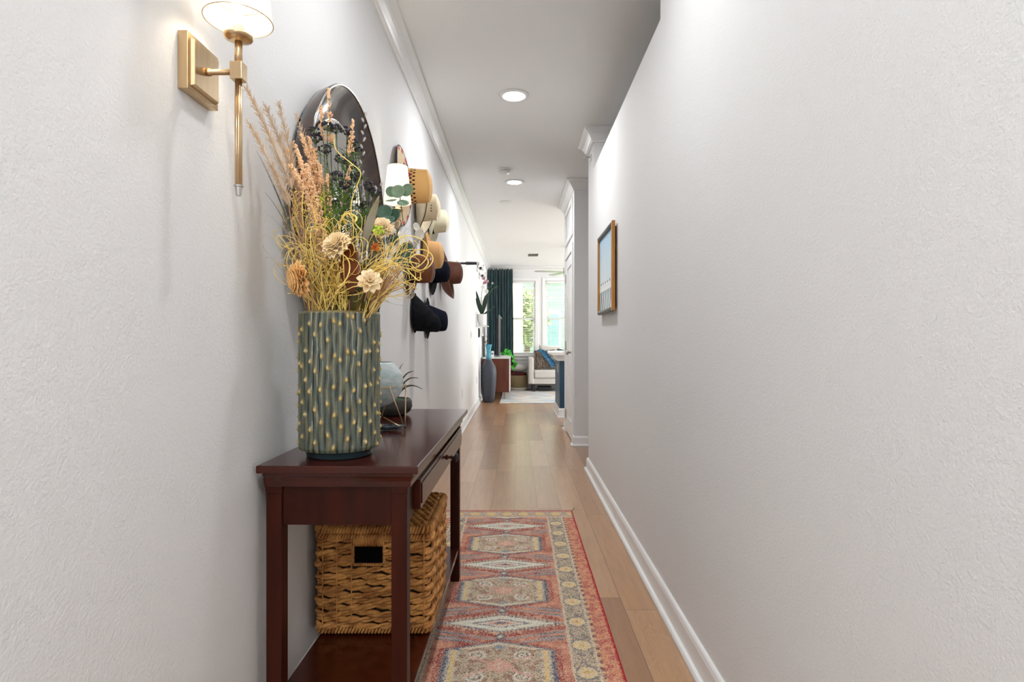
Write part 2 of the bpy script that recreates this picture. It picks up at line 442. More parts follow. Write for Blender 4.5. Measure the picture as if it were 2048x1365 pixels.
# ceiling fan
fx_, fy_, fz_ = .9, 10.0, 2.28
t = thing('ceiling_fan', (fx_,fy_,H), 'brushed nickel ceiling fan half hidden behind the closet door edge', 'ceiling fan')
MB().lathe([(0,0),(.065,0),(.06,-.04),(.02,-.055),(0,-.055)], (fx_,fy_,H-.0005), 24).build('canopy', M_nickel, t, smooth=True)
MB().cyl((fx_,fy_,H-.05),(fx_,fy_,fz_+.07),.012,seg=12).build('downrod', M_nickel, t)
MB().lathe([(0,.08),(.05,.075),(.085,.05),(.095,.0),(.08,-.03),(0,-.035)], (fx_,fy_,fz_), 28).build('motor', M_nickel, t, smooth=True)
MB().lathe([(.075,-.034),(.085,-.05),(.07,-.085),(.03,-.1),(0,-.102)], (fx_,fy_,fz_), 28).build('light_bowl', M_white, t, smooth=True)
a0 = math.atan2(-.1,-.56)
for k in range(5):
    a = a0-k*2*PI/5; d = Vector((math.cos(a), math.sin(a), 0)); q = Vector((-d.y, d.x, 0)); c0 = Vector((fx_,fy_,fz_+.01))
    def bf(u, v, tt, d=d, q=q, c0=c0): return c0+d*u+q*v+Vector((0,0,tt+v*.08))
    MB().prism([(.08,-.03),(.2,-.055),(.56,-.065),(.6,-.04),(.6,.04),(.56,.065),(.2,.055),(.08,.03)], bf, -.004, .004).build('blade', M_nickel if k != 4 else M_nickel, t, bevel=.002)

# switches and outlets
def outlet(Y, z, label, n=1):
    w2 = .036*n+.002*(n-1)
    t = thing('wall_outlet' if n == 1 else 'light_switch', (XL,Y,z), label, 'outlet' if n == 1 else 'switch')
    MB().box(XL+.0005, XL+.006, Y-w2, Y+w2, z-.06, z+.06).build('cover_plate', M_white, t, bevel=.002)
    for k in range(n):
        yc = Y-w2+.036*(2*k+1)+.002*k
        if n == 1:
            for dz in (-.02,.02):
                MB().box(XL+.006, XL+.0075, yc-.014, yc+.014, z+dz-.013, z+dz+.013).build('socket', M_nickel, t, bevel=.001)
        else:
            MB().obox((XL+.0075, yc, z), (.0015,0,.0006), (0,.016,0), (-.001,0,.032)).build('rocker', M_white, t, bevel=.001)
outlet(6.93, .44, 'white wall outlet low on the left wall between console table and floor vase')
outlet(9.4, .43, 'small wall outlet low on the left wall right behind the dark floor vase')
outlet(8.27, 1.17, 'white triple light switch on the left wall before the orchid shelf', 3)

# ------------------------------------------------------------------ wall sconces
sx, sy = -.574, 1.175
t = thing('wall_sconce', (XL, sy, 1.643), 'large brass wall sconce nearest the camera above the vase', 'wall lamp', 'brass sconces either side of the mirror')
b0 = 1.585; b1 = 1.70; pr = .055
def plate(o0, o1, r0, r1):
    zc = (b0+b1)/2
    vs = [(o0, sy-r0, zc-r0), (o0, sy+r0, zc-r0), (o0, sy+r0, zc+r0), (o0, sy-r0, zc+r0)]
    vs += [(o1, sy-r1, zc-r1), (o1, sy+r1, zc-r1), (o1, sy+r1, zc+r1), (o1, sy-r1, zc+r1)]
    return MB().add(vs, [(0,3,2,1),(4,5,6,7),(0,1,5,4),(1,2,6,5),(2,3,7,6),(3,0,4,7)])
plate(XL+.0005, XL+.02, .057, .057).build('backplate', M_gold, t, bevel=.001)
plate(XL+.02, XL+.028, .048, .045).build('raised_plate', M_gold, t, bevel=.001)
MB().lathe([(0,0),(.008,0),(.008,.006),(.0058,.008),(.0058,.062),(0,.062)], (XL+.028,sy,1.643), 20, 'x').build('arm', M_gold, t, smooth=True)
MB().box(sx-.0125,sx+.0125,sy-.0125,sy+.0125,1.625,1.661).build('joint_block', M_gold, t, bevel=.0015)
mb = MB().lathe([(0,1.661),(.0075,1.661),(.0075,1.71),(0,1.71)], (sx,sy,0), 20)
for k in range(4): mb.cyl((sx+.0035*math.cos(k*PI/2+.5), sy+.0035*math.sin(k*PI/2+.5), 1.41), (sx+.0035*math.cos(k*PI/2+.5), sy+.0035*math.sin(k*PI/2+.5), 1.626), .0036, seg=12)
mb.build('stem', M_gold, t, smooth=True)
MB().lathe([(0,1.388),(.005,1.388),(.0068,1.406),(.0092,1.4065),(.0092,1.4095),(.006,1.41),(0,1.41)], (sx,sy,0), 20).build('finial', M_nickel, t)
MB().lathe([(0,1.706),(.012,1.706),(.026,1.711),(.0285,1.715),(.0285,1.718),(.024,1.718),(.01,1.7155),(0,1.7155)], (sx,sy,0), 32).build('cup', M_gold, t, smooth=True)
MB().lathe([(0,1.7155),(.011,1.716),(.011,1.775),(0,1.776)], (sx,sy,0), 20).build('candle_sleeve', M_white, t, smooth=True)
MB().ball((sx,sy,1.80), .018, sz=1.3, seg=16, rings=10).build('bulb', M_bulb, t, smooth=True)
sh = MB().lathe([(.066,1.749),(.0475,1.926),(.0465,1.926),(.065,1.749)], (sx,sy,0), 48, close=True).build('lamp_shade', M_shade, t, smooth=True)
for zz, rr in ((1.926,.0473),(1.749,.0658)):
    mb = MB(); mb.tube([(sx+rr*math.cos(a*PI/24), sy+rr*math.sin(a*PI/24), zz) for a in range(48)], .0011, 6, closed=True)
    if zz > 1.8: mb.build('shade_ring', M_gold, t)
for k in range(3): mb.tube([(sx+.011*math.cos(k*2*PI/3), sy+.011*math.sin(k*2*PI/3), 1.76), (sx+.063*math.cos(k*2*PI/3), sy+.063*math.sin(k*2*PI/3), 1.765)], .001, 5)
mb.build('shade_wire', M_gold, t)
lamp('sconce_glow', 'POINT', (sx-XL, 0, 1.80-1.643), 5.6, (1,.85,.64), .02, parent=t)
dup(t, (XL, 2.738, 1.643), 'smaller looking brass wall sconce beyond the round mirror, beside the hats')

# ------------------------------------------------------------------ round mirror
my, mz = 2.105, 1.515
t = thing('round_mirror', (XL, my, mz), 'round wall mirror with a wide dark wooden dished frame behind the bouquet', 'mirror')
M_mfr = noisy('dark_walnut_gloss', rgb(70,47,34), rgb(40,28,22), 5, .22, (1,6,1), coat=.6)
MB().lathe([(.36,.012),(.375,.014),(.44,.035),(.468,.064),(.475,.068),(.478,.064),(.462,.02),(.44,.002),(.36,.002)], (XL,my,mz), 96, 'x', close=True).build('frame', M_mfr, t, smooth=True)
MB().tube([(XL+.069, my+.4745*math.cos(a*PI/64), mz+.4745*math.sin(a*PI/64)) for a in range(128)], .003, 8, closed=True).build('rim', M_chrome, t, smooth=True)
MB().tube([(XL+.016, my+.366*math.cos(a*PI/64), mz+.366*math.sin(a*PI/64)) for a in range(128)], .005, 8, closed=True).build('inner_rim', M_chrome, t, smooth=True)
M_mir = noisy('mirror_glass', (.85,.88,.88,1), (.84,.87,.87,1), 2, .02, metal=1)
MB().lathe([(0,.006),(.366,.006),(.366,.016),(.35,.0185),(0,.0185)], (XL,my,mz), 96, 'x').build('mirror_glass', M_mir, t, smooth=False)
MB().box(XL+.001, XL+.006, 1.725, 1.76, 1.759, 1.763).box(XL+.001,XL+.006,1.725,1.729,1.735,1.759).build('bracket', M_blackmetal, t)

# ------------------------------------------------------------------ console table
TZ = .775
t = thing('console_table', (-.655,1.428,0), 'dark mahogany console table with one drawer and lower shelf against the left wall', 'console table', rz=-.018)
def L(mb, name, m, par=None, **k): return mb.build(name, m, par or t, local=True, **k)
L(MB().box(0,.408,0,1.19,TZ-.02,TZ), 'tabletop', M_mahog, bevel=.003)
mb = MB()
prof = [(.0,TZ-.056),(.002,TZ-.056),(.003,TZ-.042),(.006,TZ-.034),(.011,TZ-.027),(.0115,TZ-.0205),(0,TZ-.0205)]
mb.sweep([(.018,.02),(.018,1.17),(.384,1.17),(.384,.02),(.018,.02)][::-1], prof)
L(mb, 'moulding', M_mahog, bevel=0)
for nm, (a, b, z0) in enumerate(((.016,.022,0),(.336,.022,.008),(.016,1.13,0),(.336,1.13,.008))):
    mb = MB().box(a, a+.04, b, b+.04, z0, .70)
    # swelling block under the top
    o_ = -.006 if a < .1 else .0
    mb.add([(a-.0-.0, b-.003, .70),(a+.042,b-.003,.70),(a+.042,b+.043,.70),(a-.0,b+.043,.70),(a+o_,b-.004,.74),(a+.043,b-.004,.74),(a+.043,b+.044,.74),(a+o_,b+.044,.74)], [(0,3,2,1),(4,5,6,7),(0,1,5,4),(1,2,6,5),(2,3,7,6),(3,0,4,7)])
    L(mb, 'leg', M_mahog2, bevel=.002)
L(MB().box(.0565,.3355,.03,.05,.618,.722), 'end_apron', M_mahog2, bevel=.001)
L(MB().box(.0565,.3355,1.142,1.16,.618,.722), 'end_apron', M_mahog2, bevel=.001)
L(MB().box(.02,.034,.063,1.129,.618,.722), 'back_apron', M_mahog2, bevel=.001)
L(MB().box(.35,.372,.063,.12,.618,.722).box(.35,.372,1.075,1.129,.618,.722).box(.35,.364,.12,1.075,.618,.63), 'front_apron', M_mahog2, bevel=.001)
dwr = L(MB().box(.366,.392,.123,1.072,.632,.712).box(.392,.395,.135,1.06,.644,.700), 'drawer', M_mahog, bevel=.003)
kn = MB().lathe([(0,0),(.009,0),(.009,.003),(.005,.006),(.0045,.012),(.0075,.016),(.0075,.019),(.004,.022),(.004,.028),(0,.028)], (.395,.60,.675), 16, 'x').build('knob', M_mahog2, dwr, local=True, smooth=True)
MB().lathe([(0,.027),(.006,.027),(.014,.032),(.0155,.036),(.010,.041),(0,.043)], (.395,.60,.675), 20, 'x').build('knob_face', M_blackmetal, dwr, local=True, smooth=True)
L(MB().box(.022,.372,.03,1.16,.137,.155), 'shelf', M_mahog, bevel=.002)

# ------------------------------------------------------------------ wicker basket on the shelf
BX0, BX1, BY0, BY1, BZ0, BZ1 = -.634, -.282, 1.81, 2.20, .157, .50
M_wick = mat('water_hyacinth', rgb(176,122,62), .65); E.nt = M_wick.node_tree
v, x, y, z = ecoord(); n1 = enoise(v, 22, 3); n2 = enoise(v, 160, 3)
c_ = emix(esat((n1-.3)*2.6), rgb(146,90,40), rgb(212,154,84)); c_ = emix(esat((n2-.5)*4)*.4, c_, rgb(96,56,26)); setcol(M_wick, c_); bump(M_wick, n2, .5, .001)
M_wdark = noisy('basket_lining', (.05,.028,.012,1), (.035,.02,.01,1), 20, .9)
M_holeshade = noisy('hole_shade', (.004,.004,.004,1), (.006,.005,.004,1), 20, 1, spec=0)  # near-black colour for the shade behind the grip opening
t = thing('wicker_basket', ((BX0+BX1)/2,(BY0+BY1)/2,BZ0), 'square lidded wicker basket with a black handle hole on the console shelf', 'basket')
def peri(s_, off=0.0, rc=.02):
    "point along the rounded rectangle, s in metres"
    w2 = (BX1-BX0)-2*rc; d2 = (BY1-BY0)-2*rc; arc = PI/2*rc
    L_ = 2*(w2+d2)+4*arc; s_ = s_ % L_
    cx, cy = (BX0+BX1)/2, (BY0+BY1)/2
    segs = [((BX0+rc,BY0),(1,0),(0,-1),w2),((BX1,BY0+rc),(0,1),(1,0),d2),((BX1-rc,BY1),(-1,0),(0,1),w2),((BX0,BY1-rc),(0,-1),(-1,0),d2)]
    cen = [(BX1-rc,BY0+rc,-PI/2),(BX1-rc,BY1-rc,0),(BX0+rc,BY1-rc,PI/2),(BX0+rc,BY0+rc,PI)]
    for i in range(4):
        (p, d, n, ln) = segs[i]
        if s_ < ln: return (p[0]+d[0]*s_+n[0]*off, p[1]+d[1]*s_+n[1]*off)
        s_ -= ln
        if s_ < arc:
            a = cen[i][2]+s_/rc
            return (cen[i][0]+(rc+off)*math.cos(a), cen[i][1]+(rc+off)*math.sin(a))
        s_ -= arc
    return segs[0][0]
PL = 2*((BX1-BX0)-.04+(BY1-BY0)-.04)+2*PI*.02
HX0, HX1, HZ0, HZ1 = -.513, -.427, .385, .434
mb = MB(); rows = 15; rh = (BZ1-BZ0-.05)/rows; nst = 16; per = PL/nst
for r_ in range(rows):
    zc = BZ0+.018+rh*(r_+.5)
    for tw in (0, 1):
        pts = []; rad = []; runs = []
        N = 330
        for i in range(N+1):
            s_ = PL*i/N
            ph = 2*PI*(s_/(2*per)+.5*(r_ % 2))
            tws = s_/.085*2*PI+tw*PI+r_*1.3
            off = .0015+.0055*math.cos(ph)+.004*math.cos(tws)
            a = peri(s_, off)
            dz = .0048*math.sin(tws)+.0014*math.sin(s_*37+r_*5)
            front = a[1] < BY0+.012
            if front and HX0-.006 < a[0] < HX1+.006 and HZ0-.006 < zc < HZ1+.006+.045:
                if len(pts) > 2: runs.append((pts, rad))
                pts = []; rad = []; continue
            pts.append((a[0], a[1], zc+dz)); rad.append(.0074*(.85+.25*math.sin(s_*61+r_*2.1+tw)))
        if len(pts) > 2: runs.append((pts, rad))
        for pt, ra in runs: mb.tube(pt, ra, 7)
mb.build('woven_sides', M_wick, t, smooth=True)
mb = MB()
for k in range(nst*2):
    a = peri(k*per/2, .010 if k % 2 else .008)
    if a[1] < BY0+.012 and HX0-.008 < a[0] < HX1+.008: continue
    mb.tube([(a[0], a[1], BZ0+.02), (a[0], a[1], BZ1-.035)], .0022, 6)
mb.build('stakes', M_wick, t)
def coilrim(z, r, rw, pitch, off=0):
    N = int(PL/pitch); m = MB()
    for k in range(N):
        a = peri(k*PL/N, off); b = peri(k*PL/N+.004, off)
        d = Vector((b[0]-a[0], b[1]-a[1], 0)).normalized(); n = Vector((d.y, -d.x, 0))
        pts = [Vector((a[0],a[1],z))+(n*math.cos(q)+Vector((0,0,1))*math.sin(q))*r+d*pitch*.35*math.sin(q) for q in [j*2*PI/9 for j in range(9)]]
        m.tube(pts, rw, 5, closed=True)
    return m
coilrim(BZ1-.012, .010, .0052, .0095, .002).build('lid_rim', M_wick, t, smooth=True)
coilrim(BZ1-.034, .007, .0045, .009, .002).build('rim', M_wick, t, smooth=True)
coilrim(BZ0+.0125, .008, .0045, .0105, .0).build('base_rim', M_wick, t, smooth=True)
# woven grip above the hole and wrapped hole frame
mb = MB()
for k in range(17):
    xx = HX0-.004+(HX1-HX0+.008)*k/16
    mb.tube([(xx+random.uniform(-.001,.001), BY0-.004, HZ1+.004), (xx+.001, BY0-.010, HZ1+.018), (xx+random.uniform(-.002,.002), BY0-.005, HZ1+.036)], .0034, 6)
for (x0,z0,x1,z1) in ((HX0-.006,HZ0-.006,HX1+.006,HZ0-.006),(HX0-.006,HZ0-.006,HX0-.006,HZ1+.004),(HX1+.006,HZ0-.006,HX1+.006,HZ1+.004)):
    n = 14 if x1 > x0 else 8
    for k in range(n+1): mb.ball((x0+(x1-x0)*k/n, BY0-.005, z0+(z1-z0)*k/n), .0052, seg=8, rings=5)
mb.build('handle', M_wick, t, smooth=True)
MB().box(HX0-.004,HX1+.004,BY0+.008,BY0+.0118,HZ0-.004,HZ1+.006).build('handle_hole_shade', M_holeshade, t)  # black sheet standing in for the shade inside the basket
MB().box(BX0+.012,BX1-.012,BY0+.012,BY1-.012,BZ0+.008,BZ1-.01).build('lining', M_wdark, t)
mb = MB()   # woven lid: plaited lumps
for j in range(15):
    yy = BY0+.012+(BY1-BY0-.024)*j/14
    pts = []; pts2 = []
    for i in range(70):
        xx = BX0+.008+(BX1-BX0-.016)*i/69; a = i*.62+j*1.7
        pts.append((xx, yy+.006*math.cos(a), BZ1-.004+.005*math.sin(a))); pts2.append((xx, yy-.006*math.cos(a), BZ1-.004-.005*math.sin(a)))
    rr = [.0068*(.8+.3*abs(math.sin(i*.31+j))) for i in range(70)]
    mb.tube(pts, rr, 7); mb.tube(pts2, rr, 7)
mb.build('lid', M_wick, t, smooth=True)

# ------------------------------------------------------------------ ribbed ceramic vase
VX, VY = -.489, 1.575
t = thing('ceramic_vase', (VX,VY,TZ), 'tall cylindrical blue-green ribbed ceramic vase with gold tips on the console table', 'vase')
M_glaze = tinted('reactive_glaze', .22, coat=.5)
E.nt = M_glaze.node_tree; vn, _, _, _ = ecoord(); bump(M_glaze, enoise(vn, 240, 3), .25, .001)
NT, NZ = 400, 200; R0 = .1035; zb, zt = .797, 1.166
NR = 40
ribs = [(random.uniform(0,2*PI), random.uniform(0,2*PI), random.uniform(.7,1.3), random.uniform(0,.09)) for _ in range(NR)]
spikes = []
for k in range(NR):
    z_ = zb+((k*.618034) % 1)*.086
    while z_ < zt-.012:
        if z_ > zb+.008: spikes.append((k, z_))
        z_ += .086+random.uniform(-.014,.014)
byrib = {}
for k, z_ in spikes: byrib.setdefault(k, []).append(z_)
def rib_ang(k, z_):
    a, b, c_, d = ribs[k]
    return 2*PI*k/NR+.026*math.sin(z_*72*c_+a)*.6+.010*math.sin(z_*31+b)
vs = []; cols = []; fs = []
teal = (lin(74),lin(90),lin(82)); deep = (lin(22),lin(34),lin(38)); tan_ = (lin(146),lin(132),lin(88)); gold = (lin(204),lin(176),lin(104))
rnd = random.Random(3)
for j in range(NZ):
    z_ = zb+(zt-zb)*j/(NZ-1)
    ang = [rib_ang(k, z_) for k in range(NR)]
    for i in range(NT):
        th = 2*PI*i/NT; k0 = int(round(th/(2*PI/NR))) % NR
        best = 9; kb = 0
        for k in (k0-1, k0, k0+1):
            d = abs((th-ang[k % NR]+PI) % (2*PI)-PI)
            if d < best: best = d; kb = k % NR
        wdt = 2*PI/NR
        q = min(1, best/(wdt*.5)); rib = math.cos(q*PI/2)**.8
        dsp = .0046*rib; g_ = 0
        for zs in byrib.get(kb, ()):
            dzz = z_-zs; dd = math.hypot(best*R0*1.1, dzz*(1.0 if dzz < 0 else .55))
            e = math.exp(-(dd/.0036)**2); dsp += .0050*e; g_ = max(g_, min(1, e*1.6))
        edge = 1 if j > NZ-4 else 0
        c_ = [deep[m]*(1-rib)+teal[m]*rib for m in range(3)]
        f = max(0, math.sin(q*PI))*.45*(.6+.4*math.sin(z_*55+kb*2.1)); c_ = [c_[m]*(1-f)+tan_[m]*f for m in range(3)]
        if edge: c_ = [c_[m]*.4+tan_[m]*.6 for m in range(3)]
        f = rnd.uniform(-.08,.10); c_ = [max(0, c*(1+f*2)) for c in c_]
        c_ = [c_[m]*(1-g_)+gold[m]*g_ for m in range(3)]
        end = min(1, (z_-zb)/.008)
        rr = (R0-.003*(1-end))+dsp*min(1,(zt-z_)/.004+.2)
        vs.append((VX+rr*math.cos(th), VY+rr*math.sin(th), z_)); cols.append(c_)
for j in range(NZ-1):
    for i in range(NT):
        fs.append((j*NT+i, j*NT+(i+1) % NT, (j+1)*NT+(i+1) % NT, (j+1)*NT+i))
mb = MB(); mb.add(vs, fs)
# rolled lip and inside
o0 = (NZ-1)*NT
for (rr, zz) in ((R0-.001, zt+.002), (R0-.006, zt+.001), (R0-.008, zt-.01), (R0-.008, zb+.03)):
    o1 = len(mb.v)
    mb.v += [(VX+rr*math.cos(2*PI*i/NT), VY+rr*math.sin(2*PI*i/NT), zz) for i in range(NT)]; cols += [tan_ if zz > zt else deep]*NT
    mb.f += [(o0+i, o0+(i+1) % NT, o1+(i+1) % NT, o1+i) for i in range(NT)]; o0 = o1
mb.f.append(tuple(o0+i for i in range(NT)))
mb.col = cols
mb.build('body', M_glaze, t, smooth=True)
M_teal = noisy('teal_glaze', rgb(48,68,74), rgb(38,58,64), 12, .25, coat=.4)
MB().lathe([(0,TZ+.001),(.0855,TZ+.001),(.088,TZ+.004),(.0885,TZ+.013),(.094,TZ+.018),(.1015,TZ+.0235),(.098,TZ+.026),(0,TZ+.026)], (VX,VY,0), 64).build('foot', M_teal, t, smooth=True)

# ------------------------------------------------------------------ bouquet
M_beige = noisy('pampas_beige', rgb(230,208,182), rgb(208,180,148), 40, .8)
M_peach = noisy('peach_bloom', rgb(253,220,180), rgb(247,196,146), 60, .7)
M_berry = noisy('dark_berry', rgb(52,40,58), rgb(30,24,38), 60, .35)
M_green = noisy('fresh_green', rgb(96,128,52), rgb(60,92,40), 30, .55)
M_olive = noisy('olive_stem', rgb(92,108,60), rgb(70,86,46), 30, .6)
M_lime = noisy('lime_green', rgb(196,214,70), rgb(160,190,50), 40, .5)
M_goldg = noisy('golden_grass', rgb(252,226,138), rgb(234,198,94), 30, .5)
M_strawp = noisy('pinkish_straw', rgb(208,166,128), rgb(178,132,96), 30, .6)
M_silver = noisy('silver_grass', rgb(212,206,192), rgb(176,172,160), 30, .5)
M_cream = noisy('cream_petal', rgb(252,232,194), rgb(240,210,160), 25, .6)
M_tanp = noisy('tan_petal', rgb(248,208,146), rgb(236,184,116), 25, .6)
M_catkin = noisy('grey_catkin', rgb(206,202,196), rgb(168,164,160), 60, .8)
M_twig = noisy('brown_twig', rgb(96,72,50), rgb(66,48,34), 30, .7)
M_euc = noisy('eucalyptus_leaf', rgb(120,142,112), rgb(92,118,94), 30, .55)
M_magn = noisy('magnolia_leaf', rgb(122,48,20), rgb(70,56,20), 14, .35)
M_magg = noisy('olive_leaf', rgb(96,84,28), rgb(62,60,22), 14, .4)
M_feath = noisy('grey_brown_leaf', rgb(122,108,70), rgb(146,144,132), 14, .6)
M_orange = noisy('orange_bloom', rgb(232,140,40), rgb(206,104,30), 60, .6)
M_grey_g = noisy('grey_green_grass', rgb(106,112,100), rgb(78,84,76), 30, .6)
def mouth(f=None):
    a = random.uniform(0, 2*PI); r_ = .075*math.sqrt(random.random())
    return Vector((VX+r_*math.cos(a), VY+r_*math.sin(a), 1.12))
def safe(p):
    p = Vector(p)
    lim = XL+.012
    if (p.y-my)**2+(p.z-mz)**2 < .5**2: lim = XL+.08
    if p.x < lim: p.x = lim
    return p
def bez(a, b, c, n=14):
    a, b, c = Vector(a), Vector(b), Vector(c)
    return [safe(a*(1-q)**2+b*2*q*(1-q)+c*q*q) for q in [i/(n-1) for i in range(n)]]
def stem_to(tip, base=None, bend=.5):
    "stem rising from inside the vase mouth to the tip"
    base = base or mouth()
    midp = base*.45+tip*.55+Vector((0,0,.04*bend)); midp.x = base.x*.6+tip.x*.4
    return bez(base, midp, tip, 18)
def smooth_path(pts, n=8):
    out = []; pts = [Vector(p) for p in pts]
    for i in range(len(pts)-1):
        a, b, c, d = pts[max(i-1,0)], pts[i], pts[i+1], pts[min(i+2,len(pts)-1)]
        for k in range(n):
            q = k/n; out.append(.5*((2*b)+(c-a)*q+(2*a-5*b+4*c-d)*q*q+(3*b-a-3*c+d)*q**3))
    return out+[pts[-1]]
def along(pts, q):
    x_ = q*(len(pts)-1); i = min(int(x_), len(pts)-2); return pts[i].lerp(pts[i+1], x_-i)
def rdir():
    v_ = Vector((random.gauss(0,1), random.gauss(0,1), random.gauss(0,1))); return v_.normalized()

# beige wispy plumes leaning towards the camera
def pampas(tip, start, label, wid=.022, n=300):
    pts = stem_to(tip, start); t = thing('dried_plume_grass', pts[0], label, 'dried flower', 'wispy beige plumes in the vase')
    MB().tube(pts, [.0013-.0008*i/(len(pts)-1) for i in range(len(pts))], 5).build('stem', M_grey_g, t)
    mb = MB()
    for k in range(n):
        q = 1-.42*random.random()**.9; p = along(pts, q); d = (along(pts, min(1, q+.03))-along(pts, q-.03)).normalized()
        ln = wid*(1.2-.7*(q-.58)/.42)*random.uniform(.5,1.2); r_ = rdir(); e = p+d*ln*1.1+(r_-d*r_.dot(d))*ln*.8
        e = safe(e); mb.tube([p, p.lerp(e,.5)+d*ln*.1, e], [.0005,.0006,.0004], 3, caps=False)
        mb.bead(p.lerp(e, random.uniform(.5,1)), .0011)
        mb.bead(p.lerp(e, random.uniform(.3,1)), .0009)
    mb.build('plume', M_beige, t)
pampas(P(494,178,1.33), None, 'tall wispy beige plume, leftmost of the bouquet, reaching towards the sconce')
pampas(P(497,245,1.35), None, 'wispy beige plume drooping lowest at the far left of the bouquet')
pampas(P(530,212,1.40), None, 'wispy beige plume second from the left in the bouquet')
pampas(P(558,208,1.44), None, 'thin wispy beige plume left of the mirror edge')
pampas(P(592,232,1.50), None, 'beige plume in front of the left edge of the mirror')
# peach astilbe spires
def spire(tip, q0, label, wid=.013, n=130, base=None):
    pts = stem_to(tip, base); t = thing('peach_astilbe', pts[0], label, 'dried flower', 'peach coloured spires in the vase')
    MB().tube(pts, .0012, 5).build('stem', M_olive, t)
    mb = MB()
    for k in range(n):
        q = q0+(1-q0)*random.random(); p = along(pts, q); d = (along(pts, min(1, q+.03))-along(pts, q-.03)).normalized()
        ln = wid*(1.15-(q-q0)/(1-q0))*random.uniform(.4,1.1)+.002; r_ = rdir(); e = safe(p+d*ln*.8+(r_-d*r_.dot(d))*ln)
        mb.tube([p, e], .0005, 3, caps=False)
        for m in range(3): mb.bead(p.lerp(e, random.uniform(.4,1.05))+rdir()*.0015, random.uniform(.0016,.0028))
    mb.build('bloom', M_peach, t)
for tx, ty, dy, lab, q0, wd in ((574,300,1.46,'peach spire leaning left, lowest of the left cluster',.35,.017),(588,283,1.47,'peach spire second from the left in the cluster',.35,.018),
        (603,270,1.49,'peach spire in the middle of the left cluster',.38,.018),(617,276,1.5,'fourth peach spire in the cluster before the mirror',.38,.018),
        (630,300,1.52,'short peach spire right of the left cluster',.4,.02),(596,305,1.44,'full peach spire in front of the second one',.3,.021),(582,330,1.42,'low peach spire at the outer left of the cluster',.35,.019),(640,330,1.49,'peach spire touching the left green stalk',.4,.018),(655,350,1.5,'peach spire standing low before the mirror centre',.5,.014),(612,330,1.43,'low full peach spire nearest the camera',.3,.02)):
    spire(P(tx,ty,dy), q0, lab, wd, 330)
spire(P(657,178,1.54), .74, 'tall peach spire, highest of the whole bouquet', .010, 110, Vector((VX-.01,VY,1.12)))
spire(P(641,212,1.53), .82, 'small peach spire left of the highest one', .009, 80, Vector((VX-.015,VY,1.12)))
spire(P(706,241,1.55), .8, 'peach spire leaning right at the top of the bouquet', .009, 90, Vector((VX+.0,VY,1.12)))
spire(P(700,330,1.53), .6, 'peach spire half hidden among the dark berries', .012, 110)
# dark berries
def berries(tips, label):
    base = mouth(); t = thing('berry_sprig', base, label, 'dried flower', 'dark berry sprigs in the vase')
    ms = MB(); mg = MB()
    for tip in tips:
        mb = MB()
        pts = stem_to(tip, base); ms.tube(pts, .0012, 5)
        for k in range(26):
            d = rdir(); c = tip+Vector((d.x*.016, d.y*.012, d.z*.011)); mb.ball(c, random.uniform(.0024,.0038), seg=7, rings=5); ms.tube([tip-Vector((0,0,.014)), c], .0005, 3, caps=False)
        mb.build('berry_cluster', M_berry, t, smooth=True)
        for k in range(16):
            q = random.uniform(.5,.95); p = along(pts, q); e = p+Vector((random.uniform(-.03,.03), random.uniform(-.02,.02), random.uniform(.0,.03)))
            mg.tube([p, p.lerp(e,.5), e], [.0004,.0012,.0002], 4, caps=False)
    ms.build('stem', M_olive, t); mg.build('leaves', M_green, t)
berries([P(632,278,1.52), P(655,252,1.53), P(628,262,1.51)], 'dark berry sprig at the upper left before the mirror glass')
berries([P(672,258,1.55), P(694,262,1.56), P(704,285,1.57)], 'dark berry sprig at the top centre of the bouquet')
berries([P(683,318,1.52), P(650,298,1.50), P(672,352,1.5)], 'dark berry sprig in the middle before the mirror')
berries([P(712,352,1.57), P(735,372,1.58), P(748,384,1.6)], 'dark berry sprig to the right under the pussy willow')
berries([P(670,408,1.53), P(700,392,1.54), P(690,370,1.53)], 'lowest dark berry sprig above the cream flower')
berries([P(712,300,1.6), P(725,410,1.6), P(702,330,1.6)], 'dark berry sprig furthest back on the right')
# fine green foliage
def greens(tip, label, n=70, m=M_green, spread=.03):
    base = mouth(); pts = stem_to(tip, base); t = thing('green_sprig', base, label, 'greenery', 'needle leaved green sprigs in the vase')
    MB().tube(pts, .0013, 5).build('stem', M_olive, t)
    mb = MB()
    for k in range(n):
        q = random.uniform(.6,1); p = along(pts, q); e = p+Vector((random.gauss(0,spread*.6), random.gauss(0,spread*.4), random.uniform(.004,spread)))
        mid_ = p.lerp(e,.5)+Vector((0,0,.004)); mb.tube([p, mid_, e], [.0005,.0013,.0003], 4, caps=False)
    mb.build('leaves', m, t)
greens(P(702,300,1.56), 'bright green needle sprig highest, below the top berries')
greens(P(660,372,1.5), 'green sprig standing before the mirror centre', 80)
greens(P(690,395,1.52), 'green sprig just above the cream flower', 90)
greens(P(716,345,1.58), 'green sprig right of centre among berries', 80)
greens(P(735,425,1.6), 'low green sprig behind the grey brown leaf', 90)
greens(P(668,420,1.47), 'green sprig left of the cream flower', 80)
greens(P(712,440,1.52), 'green sprig close behind the cream flower, right side', 90)
greens(P(640,400,1.5), 'yellowish green sprig low behind the golden grass', 70, M_lime)
# plain green stalks
for i, (a, b, lab) in enumerate(((640,300,'straight green stalk, left one of the pair'),(648,292,'straight green stalk, right one of the pair'))):
    o = MB().tube([P(a,b,1.5), P(a+4,b+80,1.5), P(a+6,b+200,1.52), P(a+20,640,1.56)], [.001,.0014,.0016,.0016], 6).build('green_stalk', M_olive, smooth=True)
    tag(o, lab+' before the mirror', 'stem', 'straight green stalks')
